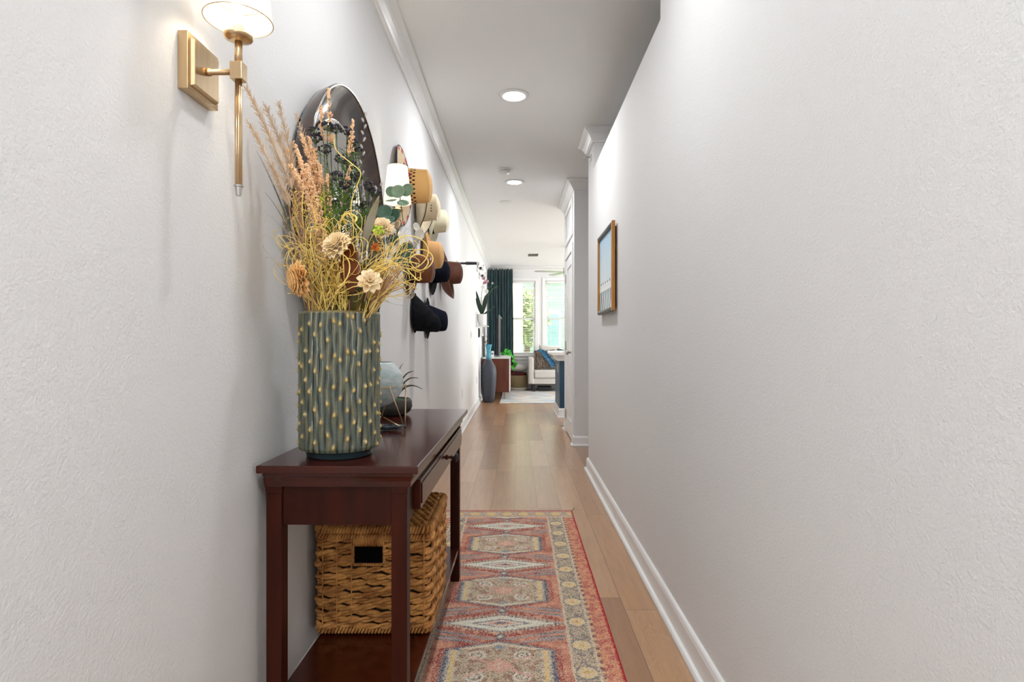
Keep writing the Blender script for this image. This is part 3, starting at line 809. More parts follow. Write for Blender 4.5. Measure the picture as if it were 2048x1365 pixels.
# pussy willow
def willow(path, label, n):
    t = thing('pussy_willow', path[-1], label, 'dried flower', 'pussy willow twigs in the vase')
    pts = []
    for i in range(len(path)-1):
        for q in range(6): pts.append(path[i].lerp(path[i+1], q/6))
    pts.append(path[-1])
    MB().tube(pts, .0011, 5).build('twig', M_twig, t)
    mb = MB()
    for k in range(n):
        p = along(pts, .02+.62*k/n); s_ = -1 if k % 2 else 1
        R_ = Matrix.Rotation(s_*.45, 3, 'Y'); mb.ball(p+Vector((.0035*s_,random.uniform(-.002,.002),.003)), .0034, sz=2.1, seg=8, rings=7, R=R_)
    mb.build('catkins', M_catkin, t, smooth=True)
willow([P(729,225,1.6),P(727,270,1.6),P(724,320,1.6),P(722,400,1.6),P(712,520,1.58),P(700,640,1.58)], 'upright pussy willow twig with grey catkins before the mirror right edge', 11)
willow([P(762,368,1.62),P(741,396,1.62),P(730,430,1.62),P(724,470,1.6),P(712,640,1.58)], 'curved pussy willow twig leaning right beside the grey leaf', 9)
# flat leaves
def leaf_blade(mb, base, tip, width, normal, cup=.15, n=10, shape=1.0):
    base, tip, normal = Vector(base), Vector(tip), Vector(normal).normalized(); d = tip-base; s_ = d.cross(normal).normalized()
    def fn(u, v):
        wv = width*.5*math.sin(PI*min(1, v**shape*.97+.02))**.75; k = (u-.5)*2
        return base+d*v+s_*wv*k+normal*(cup*wv*k*k+.06*d.length*math.sin(PI*v))
    return mb.grid(fn, 5, n)
def leaf_thing(name, pieces, stempts, m, label, cat='leaf', sm=None):
    t = thing(name, stempts[-1], label, cat)
    MB().tube(stempts, .0014, 5).build('stem', sm or M_twig, t)
    for (b, tp, w_, nn) in pieces: leaf_blade(MB(), b, tp, w_, nn).build('leaf_blade', m, t, smooth=True, solid=.0006)
    return t
leaf_thing('feather_leaf', [(P(722,505,1.5), P(758,392,1.5), .022, (.2,-1,0))], [P(722,505,1.5), P(716,560,1.51), P(712,640,1.53)], M_feath, 'long narrow grey brown leaf pointing up right beside the catkins')
leaf_thing('magnolia_leaf', [(P(705,585,1.46), P(704,488,1.46), .062, (-.3,-1,.2))], [P(705,585,1.46), P(698,640,1.52)], M_magn, 'rusty red brown magnolia leaf below the cream flower')
leaf_thing('magnolia_leaf', [(P(678,650,1.53), P(738,520,1.50), .07, (.1,-1,.25))], [P(672,640,1.475), P(672,650,1.5)], M_magg, 'broad olive brown leaf rising from the vase rim behind the red one')
leaf_thing('magnolia_leaf', [(P(728,655,1.54), P(712,560,1.50), .055, (-.1,-1,.1))], [P(735,645,1.48), P(730,652,1.5)], M_magg, 'short dark olive leaf at the right of the vase rim')
# eucalyptus
def disc(mb, c, r, nrm):
    c, nrm = Vector(c), Vector(nrm).normalized(); a = nrm.orthogonal().normalized(); b = nrm.cross(a)
    def fn(u, v):
        rr = r*v; th = 2*PI*u; return c+(a*math.cos(th)*1.0+b*math.sin(th)*.92)*rr+nrm*(.18*rr*rr/r)
    return mb.grid(fn, 20, 5, True)
def eucal(discs, stempts, label, m=M_euc):
    t = thing('eucalyptus_sprig', stempts[-1], label, 'greenery')
    MB().tube(stempts, .0013, 5).build('stem', M_olive, t)
    for c, r, nn in discs: disc(MB(), c, r, nn).build('leaf', m, t, smooth=True, solid=.0006)
eY = 1.66
eucal([(P(782,384,eY),.017,(.5,-1,.1)),(P(796,384,eY-.01),.021,(.1,-1,.2)),(P(815,381,eY),.020,(-.2,-1,.1)),(P(806,408,eY-.01),.018,(.2,-.8,.9)),(P(783,403,eY),.017,(-.1,-.5,1.2))],
      [P(800,395,eY),P(806,440,eY),P(780,500,eY-.02),P(735,640,1.6)], 'grey green eucalyptus sprig with round leaves before the far sconce shade')
eucal([(P(768,426,1.64),.024,(.1,-1,.3)),(P(788,432,1.65),.022,(-.3,-1,.2)),(P(775,442,1.62),.022,(0,-.8,.8)),(P(800,520,1.66),.026,(.3,-1,0)),(P(812,500,1.67),.022,(0,-1,0)),(P(785,480,1.63),.02,(0,-1,0))],
      [P(775,430,1.65),P(778,480,1.65),P(760,560,1.62),P(730,640,1.6)], 'darker eucalyptus cluster below the far sconce', noisy('dark_eucalyptus', rgb(72,104,82), rgb(52,80,64), 30, .55))
eucal([(P(838,470,1.7),.018,(1,-1,0)),(P(832,455,1.7),.015,(1,-.7,.3))], [P(838,480,1.7),P(810,530,1.68),P(740,640,1.6)], 'pale silvery leaf pair at the right edge of the bouquet', M_silver)
# layered wooden flowers
def bloom(c, axis, r, m, label, name='wooden_flower', layers=9, base=None):
    c = Vector(c); axis = Vector(axis).normalized(); a = axis.orthogonal().normalized(); b = axis.cross(a)
    t = thing(name, c, label, 'dried flower'); mb = MB()
    for ly in range(layers):
        q = ly/(layers-1); n = 6+ly; op = .12+1.35*q*q+.1*q; ln = r*(.62+.42*q)
        for k in range(n):
            th = 2*PI*(k+.5*(ly % 2))/n+random.uniform(-.1,.1); o_ = a*math.cos(th)+b*math.sin(th)
            st = c-axis*r*.35+o_*r*.10; tip = st+(axis*math.cos(op)+o_*math.sin(op))*ln
            nrm = (axis*-math.sin(op)+o_*math.cos(op))
            leaf_blade(mb, st, tip, r*.62, -nrm, .5, 6, 1.3)
    mb.build('petals', m, t, smooth=True, solid=.0005)
    MB().tube(bez(c-axis*r*.3, c-axis*r*1.2, base or mouth(), 12), .0016, 6).build('stem', M_strawp, t)
    return t
bloom(P(668,486,1.44), (-.35,-.8,.55), .037, M_cream, 'round cream layered flower at the centre of the bouquet')
bloom(P(592,560,1.42), (-.75,-.6,-.2), .044, M_tanp, 'tan layered flower drooping left above the vase rim', base=P(622,640,1.5))
bloom(P(762,452,1.6), (.1,-.8,.6), .034, M_cream, 'pale flower half hidden behind the yellow green berries')
bloom(P(740,560,1.44), (.3,-.85,.25), .030, M_cream, 'open cream yellow flower at the right above the vase rim', layers=4)
t = thing('yellow_berry_cluster', P(755,470,1.52), 'bright yellow green berry cluster right of centre', 'dried flower'); mb = MB()
for k in range(16): mb.ball(P(755,462,1.5)+Vector((random.gauss(0,.007),random.gauss(0,.006),random.gauss(0,.008))), .0046, seg=8, rings=6)
mb.build('berries', M_lime, t, smooth=True); MB().tube([P(755,470,1.51),P(748,540,1.52),P(725,640,1.55)], .0013, 5).build('stem', M_olive, t)
t = thing('orange_tuft', P(750,495,1.5), 'small orange bristly bloom under the yellow green berries', 'dried flower'); mb = MB()
for k in range(60):
    p = P(750,495,1.5); mb.tube([p, p+rdir()*random.uniform(.008,.018)], .0008, 3, caps=False)
mb.build('bristles', M_orange, t); MB().tube([P(750,495,1.5),P(742,560,1.52),P(722,640,1.55)], .0012, 5).build('stem', M_olive, t)

# golden curly tangle
def curl_strand(mb, st, tgt, R_, turns, r_, plane=None, n=46):
    st, tgt = Vector(st), Vector(tgt); d = tgt-st; u = plane or Vector((random.uniform(-1,1), random.uniform(-.6,.6), random.uniform(-.4,1))).normalized()
    wv = d.normalized().cross(u).normalized(); u2 = wv.cross(d.normalized()); ph = random.uniform(0,2*PI)
    pts = []
    for i in range(n):
        q = i/(n-1); cr = R_*min(1,q*1.5)**1.5; a = ph+turns*2*PI*q**1.4
        dn = d.normalized()
        p = st+d*min(1.0, q*1.12)+Vector((0,0,.03*math.sin(PI*q)))+(dn*math.cos(a)+u2*math.sin(a))*cr-(dn*math.cos(ph)+u2*math.sin(ph))*cr*(1-q)
        pts.append(safe(p))
    mb.tube(pts, [r_*(1-.5*i/(n-1)) for i in range(n)], 5)
mb = MB(); rr = random.uniform
for k in range(110):   # left and centre mass
    tx = rr(560,720); ty = rr(400,560) if tx < 660 else rr(440,600)
    st = P(rr(618,700), 640, 1.56+rr(-.06,.03)); curl_strand(mb, st, P(tx,ty,1.47+rr(-.05,.05)), rr(.016,.046), rr(1.0,2.6), rr(.0010,.0018))
for k in range(52):   # sprays out to the right
    st = P(rr(700,742), 636, 1.56+rr(-.06,.04)); tx = rr(745,845); curl_strand(mb, st, P(tx, rr(480,590) if tx > 770 else rr(470,580), 1.5+rr(-.05,.08)), rr(.010,.036), rr(.6,1.8), rr(.0010,.0017))
for k in range(16):   # nearly level bunch
    st = P(rr(712,735), rr(545,575), 1.48+rr(-.02,.02)); curl_strand(mb, st, P(rr(780,835), rr(515,560), 1.5+rr(-.03,.03)), rr(.003,.010), rr(.3,.8), rr(.0011,.0017))
# big loops seen at the right edge
def loop(mb, cx, cy, R_, Y, a0, a1, r_=.0015, sq=.9):
    mb.tube([P(cx,cy,Y)+Vector((R_*math.cos(a), .01*math.sin(a*2), R_*sq*math.sin(a))) for a in [a0+(a1-a0)*i/40 for i in range(41)]], r_, 5)
loop(mb, 820, 505, .048, 1.5, -2.2, 3.4); loop(mb, 843, 520, .030, 1.5, -3.0, 3.4); loop(mb, 838, 526, .024, 1.49, -2.6, 3.2)
mb.tube(smooth_path([P(815,540,1.5), P(826,552,1.5), P(834,560,1.5), P(840,560,1.5), P(841,546,1.5)]), .0016, 5)
loop(mb, 672, 540, .034, 1.43, -1.4, 2.2, .0019, 1.3); loop(mb, 700, 440, .016, 1.46, -.5, 3.8, .003); loop(mb, 600, 395, .016, 1.46, 0, 5, .0012)
mb.tube(smooth_path([P(668,268,1.5), P(672,300,1.5), P(700,325,1.5), P(721,345,1.5), P(714,372,1.5), P(703,405,1.5), P(706,440,1.5), P(730,470,1.5)]), .0015, 5)
o = mb.build('curly_grass', M_goldg, smooth=True)
tag(o, 'tangled golden yellow curly grass filling the lower bouquet above the vase', 'dried grass', kind='stuff')
mb = MB()
for k in range(24):
    st = P(rr(620,660), 640, 1.56); curl_strand(mb, st, P(rr(538,590), rr(450,545), 1.43+rr(-.02,.02)), rr(.01,.03), rr(.5,1.4), .0007)
for k in range(22):
    st = P(rr(715,742), 640, 1.57); curl_strand(mb, st, P(rr(770,835), rr(440,600), 1.55+rr(-.03,.1)), rr(.01,.035), rr(.5,1.4), .0007)
o = mb.build('silver_grass', M_silver, smooth=True)
tag(o, 'thin silvery white curly strands at both sides of the bouquet', 'dried grass', kind='stuff')
mb = MB()
for k in range(26): st = P(rr(612,650), 640, 1.56+rr(-.05,.05)); mb.tube(bez(st, P(600,540,1.5), P(rr(568,625), rr(330,500), 1.46+rr(-.02,.04)), 8), .0011, 5)
for k in range(22): st = P(rr(715,745), 640, 1.56+rr(-.05,.05)); mb.tube(bez(st, P(752,590,1.53), P(rr(770,812), rr(520,575), 1.52+rr(-.04,.04)), 8), .0012, 5)
for k in range(36): st = P(rr(615,745), 640, 1.56+rr(-.06,.06)); mb.tube(bez(st, P(rr(640,720),560,1.52), P(rr(620,740), rr(430,520), 1.5+rr(-.04,.06)), 8), .0011, 5)
o = mb.build('straw_stalks', M_strawp, smooth=True)
tag(o, 'bundle of pinkish tan straw stalks rising steeply from the vase mouth', 'dried grass', kind='stuff')
mb = MB()
for (a, b) in ((513,302),(520,312),(545,345),(530,385),(552,340)): mb.tube(bez(P(635,640,1.56), P(590,450,1.48), P(a,b,1.37 if a < 540 else 1.42), 12), [.0012]*8+[.0009,.0007,.0005,.0003], 5)
o = mb.build('needle_grass', M_grey_g, smooth=True)
tag(o, 'few dark grey green needle blades sticking out left over the wall', 'dried grass', kind='stuff')

# ------------------------------------------------------------------ items behind the vase
bx, by = -.50, 2.03
t = thing('glass_bowl', (bx,by,.845), 'pale crackled glass globe bowl held in the brass wire stand behind the vase', 'bowl')
M_bowl = noisy('crackled_glass', rgb(236,242,242), rgb(190,208,206), 22, .1, (1,1,2.5), trans=.35, ior=1.12, bstr=.9, bdist=.004)
prof = []
for k in range(17):
    a = -PI/2+.05+(PI/2+.88)*k/16; prof.append((.094*math.cos(a), .94+.09*math.sin(a)))
inn = [(r_-.003 if r_ > .005 else r_, z_+.003*(1 if z_ < .94 else 0)) for r_, z_ in prof][::-1]
MB().lathe(prof+inn, (bx,by,0), 48, close=True).build('globe', M_bowl, t, smooth=True)
mbw = MB(); rz_ = .928; ring = []; nr_ = 6
for k in range(nr_): a = 2*PI*k/nr_+.15; ring.append(Vector((bx+.102*math.cos(a), by+.102*math.sin(a), rz_)))
feet = []
for k in range(3): a = 2*PI*(2*k+.5)/6+.15-2*PI/6*1.0+PI/6*0; feet.append(Vector((bx+.118*math.cos(a), by+.118*math.sin(a), TZ+.004)))
for k in range(nr_): mbw.tube([ring[k], ring[(k+1) % nr_]], .0024, 8)
for k in range(3):
    f = feet[k]
    near = sorted(range(nr_), key=lambda i: (ring[i]-f).length)[:2]
    for i in near: mbw.tube([ring[i], f], .0024, 8)
    c = Vector((bx, by, TZ+.055)); mbw.tube([f, c+Vector((0,0,.0))+(f-c)*.25+Vector((0,0,.0))], .0022, 8)
o = mbw.build('wire_stand', M_gold, smooth=True); tag(o, 'brass wire geometric stand carrying the glass globe on the console table', 'stand')
# leaf shaped glass dish
def dish(u, v):
    th = 2*PI*u; rr_ = v; k = 1+.55*max(0, math.cos(th))**6
    return Vector((-.455+.045*rr_*k*math.cos(th), 1.985+.030*rr_*math.sin(th), TZ+.0025+.016*rr_**2.2))
M_dish = noisy('textured_glass', rgb(170,182,188), rgb(90,100,106), 60, .06, trans=.5, ior=1.3, bstr=.9, bdist=.003)
o = MB().grid(dish, 48, 8, True).build('glass_dish', M_dish, smooth=True, solid=.002); tag(o, 'small clear textured glass dish lying on the table under the wire stand', 'dish')
# planter with succulent
t = thing('succulent_planter', (-.535,2.41,TZ), 'low round dark grey stone bowl planted with a spiky succulent, behind the globe', 'planter')
M_stone = noisy('dark_stone', rgb(86,82,78), rgb(58,55,53), 16, .85, bstr=.5, bdist=.003)
MB().lathe([(0,.001),(.062,.001),(.082,.014),(.091,.035),(.088,.06),(.082,.069),(.075,.066),(.072,.052),(0,.05)], (-.535,2.41,TZ), 40).build('pot', M_stone, t, smooth=True)
M_soil = noisy('moss', rgb(70,110,50), rgb(36,60,28), 60, .9, bstr=1, bdist=.006)
MB().lathe([(.072,.05),(.06,.062),(.03,.07),(0,.072)], (-.535,2.41,TZ), 24).build('moss', M_soil, t, smooth=True)
M_succ = noisy('succulent_leaf', rgb(132,140,112), rgb(74,70,62), 18, .5)
c0 = Vector((-.52,2.40,TZ+.065))
for i, (px_i, py_i, dy_, wd) in enumerate(((828,743,2.36,.02),(838,757,2.38,.018),(845,779,2.33,.018),(806,728,2.4,.018),(792,735,2.45,.018),(770,748,2.38,.018),(812,770,2.5,.018),(780,775,2.3,.016))):
    tip = P(px_i, py_i, dy_); d = tip-c0
    def fn(u, v, tip=tip, d=d, wd=wd):
        s_ = d.cross(Vector((0,0,1))).normalized(); k = (u-.5)*2; wv = wd*.5*(1-v)**.7
        return c0+d*v+Vector((0,0,.035*math.sin(PI*v)))+s_*wv*k*.4+Vector((0,0,1))*wv*.6*k
    MB().grid(fn, 5, 12).build('leaf', M_succ, t, smooth=True, solid=.002)

# ------------------------------------------------------------------ hats on the left wall
def hat(name, Y, z, label, cm, bm, r_y=.17, r_z=.20, h=.13, cy=.078, cz=.095, curl=.05, dent=.02, droop=0, taper=.86, band=None, brimup=0, edge=None, tilt=0, flatcrown=False, lattice=None):
    x0 = XL+.012; h -= .014; t = thing(name, (XL, Y, z), label, 'hat', 'hats hung on the left wall')
    def cp(th, hh, sc): return Vector((x0+.006+hh, Y+cy*sc*math.cos(th), z+cz*sc*math.sin(th)-droop*hh/h))
    # brim
    def bf(u, v):
        th = 2*PI*u; a = (cy+(r_y-cy)*v)*math.cos(th); b = (cz+(r_z-cz)*v)*math.sin(th)
        side = abs(math.cos(th))**2.2
        x_ = x0+.004+curl*side*v**1.8+brimup*v**2*max(0, -math.sin(th))-.002*v
        sh_ = 1-.18*side*v**2*min(1, curl/.05)
        return Vector((x_+tilt*(b), Y+a*sh_, z+b))
    MB().grid(bf, 72, 9, True).build('brim', bm, t, smooth=True, solid=.003)
    # crown
    def cf(u, v):
        th = 2*PI*u
        if v < .6:
            q = v/.6; sc = 1-(1-taper)*q; hh = h*q; hh_ = hh
            return cp(th, hh_, sc)
        q = (v-.6)/.4
        sc = taper*math.cos(q*PI/2)**.75 if not flatcrown else taper*(1-q)
        p = cp(th, h, sc); a = cy*sc*math.cos(th)/(cy*taper+1e-9); b = cz*sc*math.sin(th)/(cz*taper+1e-9)
        bulge = (.026*math.sin(q*PI/2)) if not flatcrown else .004*q
        p.x += bulge-dent*math.exp(-(a/.42)**2)*(1-.25*b*b)*min(1, q*3)
        p.z -= droop*.1*q
        return p
    MB().grid(cf, 72, 26, True).build('crown', cm, t, smooth=True, solid=.003)
    if band:
        def rf(u, v):
            th = 2*PI*u; q = .02+.22*v; p = cp(th, h*q, (1-(1-taper)*q)*1.025); return p
        MB().grid(rf, 64, 3, True).build('hat_band', band, t, smooth=True, solid=.003)
    if edge:
        mb = MB(); mb.tube([bf(i/72, 1.0) for i in range(72)], .003, 6, closed=True); mb.build('brim_edge', edge, t, smooth=True)
    return t
def weave(name, c1, c2, freq, rough=.7):
    m = mat(name, c1, rough); E.nt = m.node_tree; v, x, y, z = ecoord()
    w1 = esin(z*freq)*esin(x*freq+y*freq); setcol(m, emix(esat(w1*.5+.5), c1, c2)); bump(m, w1, .5, .001); return m
M_straw = weave('orange_straw', rgb(232,176,104), rgb(196,136,70), 700)
M_strawL = weave('pale_straw', rgb(226,206,160), rgb(190,160,110), 500)
M_creamf = noisy('cream_felt', rgb(228,214,184), rgb(216,200,168), 30, .85, sheen=.2)
M_creamf2 = noisy('ivory_felt', rgb(226,220,194), rgb(212,204,176), 30, .85, sheen=.2)
M_tanw = weave('tan_woven', rgb(222,176,118), rgb(196,146,90), 900)
M_leather = noisy('brown_leather', rgb(122,68,32), rgb(98,52,24), 25, .35)
M_suede = noisy('brown_suede', rgb(112,62,38), rgb(88,46,28), 14, .6, sheen=.2)
M_bfelt = noisy('black_felt', (.006,.007,.009,1), (.014,.014,.016,1), 30, .95, spec=.1)
M_bfelt2 = noisy('navy_black_felt', (.005,.006,.012,1), (.012,.014,.024,1), 30, .95, spec=.1)
M_band = noisy('dark_band', (.01,.01,.012,1), (.02,.016,.014,1), 30, .5)
M_red = noisy('red_felt', rgb(190,24,40), rgb(160,16,30), 30, .6)
M_navy = noisy('navy_felt', rgb(40,52,92), rgb(30,40,74), 30, .6)
# striped straw brim for the topmost hat: rings of blanket stripes
M_stripe = mat('striped_straw', (.8,.7,.5,1), .7); E.nt = M_stripe.node_tree; v, x, y, z = ecoord()
rad = esqrt(y*y+z*z); st_ = emod(rad*120.0, 1.0) < .35; c_ = emix(st_, rgb(226,206,168), rgb(168,140,100)); outer = rad > .195
ang = esin(E.m('ARCTAN2', z, y)*14.0); setcol(M_stripe, emix(outer*(ang > .2), c_, rgb(186,28,36)))
# lattice crown: diamond holes near the brim, their inner shade painted as dark colour
M_latt = mat('lattice_straw', (.8,.6,.3,1), .7); E.nt = M_latt.node_tree; v, x, y, z = ecoord()
aa = E.m('ARCTAN2', z, y)*11.0; hx = (x-.03)*180.0
hole = (eabs(esin(aa+hx*.5))*eabs(esin(aa-hx*.5)) > .52)*(x > .076)*(x < .108)
w1 = esin(z*600)*esin(x*600); c_ = emix(esat(w1*.5+.5), rgb(244,198,128), rgb(214,158,90)); setcol(M_latt, emix(hole, c_, rgb(70,44,20)))
h1 = hat('straw_hat', 3.2, 1.955, 'orange straw hat with lattice crown and striped brim, topmost beside the far sconce', M_latt, M_stripe, .215,.22,.160,.085,.10, .02,.012, brimup=0, edge=M_navy, taper=.9)
mb = MB()
for k, (a, b) in enumerate(((0,0),(.03,-.03))):
    poly = []
    for j in range(10): rr_ = (.022 if j % 2 == 0 else .009)*(1 if k == 0 else .8); poly.append((rr_*math.cos(j*PI/5+PI/2), rr_*math.sin(j*PI/5+PI/2)))
    mb.prism(poly, lambda u, v, tt, a=a, b=b: Vector((XL+.05+u+a*.3, 3.2-.088-tt, 2.04+v+b)), .0, .006)
mb.build('star_pin', M_navy, h1)
for (dx, dz) in ((-.028,.004),(.02,-.045),(-.01,-.06)): MB().ball((XL+.052+dx, 3.2-.088, 2.04+dz), .013, sy=.5, seg=10, rings=6).build('red_trim', M_red, h1, smooth=True)
h2 = hat('cowboy_hat', 3.75, 1.965, 'cream cowboy hat with three eyelets, just below the orange straw hat', M_creamf, M_creamf, .17,.2,.135,.075,.095, .08,.045, edge=M_band)
mb = MB()
for k in range(3): mb.ball((XL+.112, 3.75-.068, 1.962-.018*k), .0042, seg=8, rings=5)
mb.build('eyelets', M_blackmetal, h2)
hat('cowboy_hat', 4.28, 1.985, 'ivory cowboy hat with a black band, right of the three eyelet hat', M_creamf2, M_creamf2, .165,.2,.13,.075,.093,.05,.035, band=M_bfelt)
hat('woven_hat', 4.02, 1.69, 'tan woven straw hat between the cream hats and brown hats', M_tanw, M_tanw, .15,.2,.12,.08,.105,.045,.012, edge=M_strawL)
hat('leather_hat', 3.48, 1.53, 'shiny brown leather hat, nearest of the middle row', M_leather, M_leather, .155,.165,.135,.078,.09,.02,.018, band=M_band, edge=M_suede, droop=.01)
hat('felt_hat', 4.4, 1.62, 'black felt hat mostly hidden behind the big brown suede hat', M_bfelt2, M_bfelt2, .15,.18,.12,.08,.09,.02,.02)
hat('suede_hat', 4.95, 1.675, 'big brown suede cowboy hat with curled brim, furthest of the middle row', M_suede, M_suede, .17,.225,.17,.08,.105,.05,.04, band=M_suede, brimup=.10)
hat('bucket_hat', 3.64, 1.265, 'black slouchy bucket hat, nearer of the two lowest hats', M_bfelt, M_bfelt, .11,.128,.15,.10,.115,.0,.01, droop=.07, taper=.45)
hat('felt_hat', 4.15, 1.25, 'black slouchy felt hat, further of the two lowest hats', M_bfelt2, M_bfelt2, .10,.15,.13,.09,.10,.01,.0, droop=.02, taper=.72, brimup=.0)

# ------------------------------------------------------------------ bar and brackets on the left wall
t = thing('wall_bar', (XL,6.3,1.94), 'black padded bar with a chrome end cap sticking out beyond the hats', 'bar')
zb_ = 1.09+(681-527)/1140*6.3
MB().lathe([(0,0),(.03,0),(.03,.006),(.014,.01),(0,.01)], (XL+.0005,6.3,zb_), 20, 'x').build('flange', M_chrome, t, smooth=True)
MB().cyl((XL+.009,6.3,zb_),(XL+.10,6.3,zb_),.012,seg=16).cyl((XL+.10,6.3,zb_),(XL+.222,6.3,zb_),.0175,.0165,16).build('padded_bar', M_black, t, smooth=True)
MB().lathe([(0,0),(.02,0),(.024,.008),(.024,.02),(.01,.03),(0,.03)], (XL+.222,6.3,zb_), 20, 'x').build('end_cap', M_chrome, t, smooth=True)
for (px_i, py_i, Y_, lab) in ((963,537,9.45,'chrome wall bracket with a black pad, upper of two beyond the bar'),(968,552,9.95,'chrome wall bracket with a black pad, lower of two above the orchid')):
    c = P(px_i, py_i, Y_); t = thing('wall_bracket', (XL,Y_,c.z), lab, 'bracket')
    MB().box(XL+.0005,XL+.008,Y_-.04,Y_+.04,c.z-.06,c.z+.08).build('mount_plate', M_chrome, t, bevel=.002)
    MB().tube([(XL+.008,Y_,c.z+.05),(XL+.05,Y_,c.z-.03),(XL+.10,Y_,c.z-.035),(XL+.11,Y_,c.z+.06)], .010, 8).build('hook_arm', M_chrome, t, smooth=True)
    MB().box(XL+.045,XL+.085,Y_-.03,Y_-.005,c.z-.022,c.z+.02).build('pad', M_black, t, bevel=.003)

# orchid on its shelf
t = thing('wall_shelf', (XL,9.3,1.32), 'small white wall shelf carrying the potted orchid', 'shelf')
MB().box(XL+.0005,XL+.2,9.18,9.46,1.31,1.325).box(XL+.0005,XL+.015,9.18,9.46,1.325,1.55).build('board', M_white, t, bevel=.002)
t = thing('potted_orchid', (-.573,9.3,1.326), 'orchid with pink and white blooms in a ribbed white pot on the wall shelf', 'plant')
mb = MB(); prof_o = [(.0,0),(.05,0),(.062,.05),(.07,.1),(.072,.19),(.067,.19),(.06,.16),(0,.16)]
def potf(u, v):
    i = v*(len(prof_o)-1); k = min(int(i), len(prof_o)-2); q = i-k; r_ = prof_o[k][0]*(1-q)+prof_o[k+1][0]*q; z_ = prof_o[k][1]*(1-q)+prof_o[k+1][1]*q
    r_ *= 1+.02*math.cos(16*2*PI*u); return Vector((-.573+r_*math.cos(2*PI*u), 9.3+r_*math.sin(2*PI*u), 1.326+z_))
mb.grid(potf, 96, 29, True).build('pot', M_white, t, smooth=True)
M_orl = noisy('orchid_leaf', rgb(38,66,46), rgb(24,46,32), 14, .4)
ob = Vector((-.573,9.3,1.49))
for (a, b, w_) in ((952,582,.05),(952,596,.055),(971,590,.05),(976,584,.06),(962,608,.04),(990,614,.03)):
    tip = P(a,b,9.25); leaf_blade(MB(), ob, tip, w_, (.1,-1,.2)).build('leaf', M_orl, t, smooth=True, solid=.002)
MB().tube(bez(ob, P(960,585,9.3), P(969,560,9.3), 10), .004, 6).tube(bez(ob, P(975,575,9.3), P(997,573,9.3), 10), .004, 6).tube(bez(P(976,577,9.3), P(982,574,9.3), P(985,568,9.3), 6), .003, 5).build('flower_stem', M_green, t)
M_orch = noisy('orchid_pink', rgb(150,70,96), rgb(216,190,196), 26, .6)
for (a, b, m, r_) in ((967,557,M_orch,.035),(974,563,M_orch,.035),(969,566,M_orch,.03),(973,583,M_white,.04),(966,575,M_white,.035),(985,567,M_catkin,.02)):
    c = P(a,b,9.25); mb = MB()
    for k in range(5):
        th = k*2*PI/5+.3; leaf_blade(mb, c, c+Vector((math.cos(th)*r_, -.01, math.sin(th)*r_)), r_*.9, (0,-1,0))
    mb.build('blossom', m, t, smooth=True, solid=.001)
# small frames beyond the orchid
t = thing('picture_frame', (XL,10.6,1.45), 'white framed picture on the left wall beyond the orchid shelf', 'picture')
MB().box(XL+.0005,XL+.035,10.35,10.95,1.17,1.21).box(XL+.0005,XL+.035,10.35,10.95,1.83,1.87).box(XL+.0005,XL+.035,10.35,10.39,1.21,1.83).box(XL+.0005,XL+.035,10.91,10.95,1.21,1.83).build('frame', M_white, t, bevel=.002)
MB().box(XL+.0005,XL+.012,10.39,10.91,1.21,1.83).build('print', noisy('grey_print', rgb(196,196,192), rgb(90,96,96), 5, .6), t)
t = thing('picture_frame', (XL,9.9,1.2), 'small black framed picture under the orchid shelf', 'picture')
MB().box(XL+.0005,XL+.02,9.75,9.77,1.14,1.30).box(XL+.0005,XL+.02,9.93,9.95,1.14,1.30).box(XL+.0005,XL+.02,9.77,9.93,1.14,1.16).box(XL+.0005,XL+.02,9.77,9.93,1.28,1.30).build('frame', M_blackmetal, t)
MB().box(XL+.0005,XL+.008,9.77,9.93,1.16,1.28).build('print', noisy('dark_print', rgb(60,64,66), rgb(120,124,124), 9, .6), t)

# ------------------------------------------------------------------ picture on the right wall
PY0, PY1, PZ0, PZ1 = 3.41, 4.03, 1.265, 1.81
t = thing('framed_picture', (XR,3.72,PZ0), 'picture of a white pier railing under blue sky in wood frame on the right wall', 'picture')
M_oakf = noisy('honey_oak', rgb(190,132,58), rgb(160,104,40), 10, .4, (3,3,.4))
M_greyf = noisy('weathered_grey', rgb(140,144,140), rgb(112,116,112), 14, .7, (3,.5,3))
for a in (PY0, PY1-.035): MB().box(XR-.032, XR-.012, a, a+.035, PZ0+.004, PZ1).build('frame_upright', M_oakf, t, bevel=.002)
for a in (PZ0+.014, PZ1-.016): MB().cyl((XR-.023,PY0+.036,a),(XR-.023,PY1-.036,a),.0145,seg=16).build('frame_rail', M_greyf, t, smooth=True)
M_art = mat('pier_picture', (.6,.75,.85,1), .35); E.nt = M_art.node_tree; v, x, y, z = ecoord()
nz = enoise(v, 7, 3); sky = emix(esat((z-.2)*2.6+nz*.5-.2), rgb(214,230,232), rgb(140,186,218))
rail = emax((eabs(z-.165) < .012), (eabs(z-.19) < .005)); posts = (eabs(esin(y*34.0+z*10)) < .3)*(z < .165)
posts2 = (eabs(esin(y*34.0-z*12)) < .22)*(z < .165)
low = z < .165; c_ = emix(low, sky, rgb(120,146,158)); c_ = emix(esat((nz-.5)*5)*low, c_, rgb(60,80,84))
c_ = emix(emax(emax(posts, posts2), rail), c_, rgb(238,240,236)); dots = (eabs(z-.205) < .008)*(esin(y*70.0) > .5); c_ = emix(dots, c_, rgb(90,60,60)); setcol(M_art, c_)
o = MB().box(XR-.02, XR-.012, PY0+.0355, PY1-.0355, PZ0+.02, PZ1-.022).build('canvas', M_art, t)
MB().box(XR-.012, XR-.0005, PY0+.03, PY1-.03, PZ0+.03, PZ1-.03).build('backing', M_wdark, t)

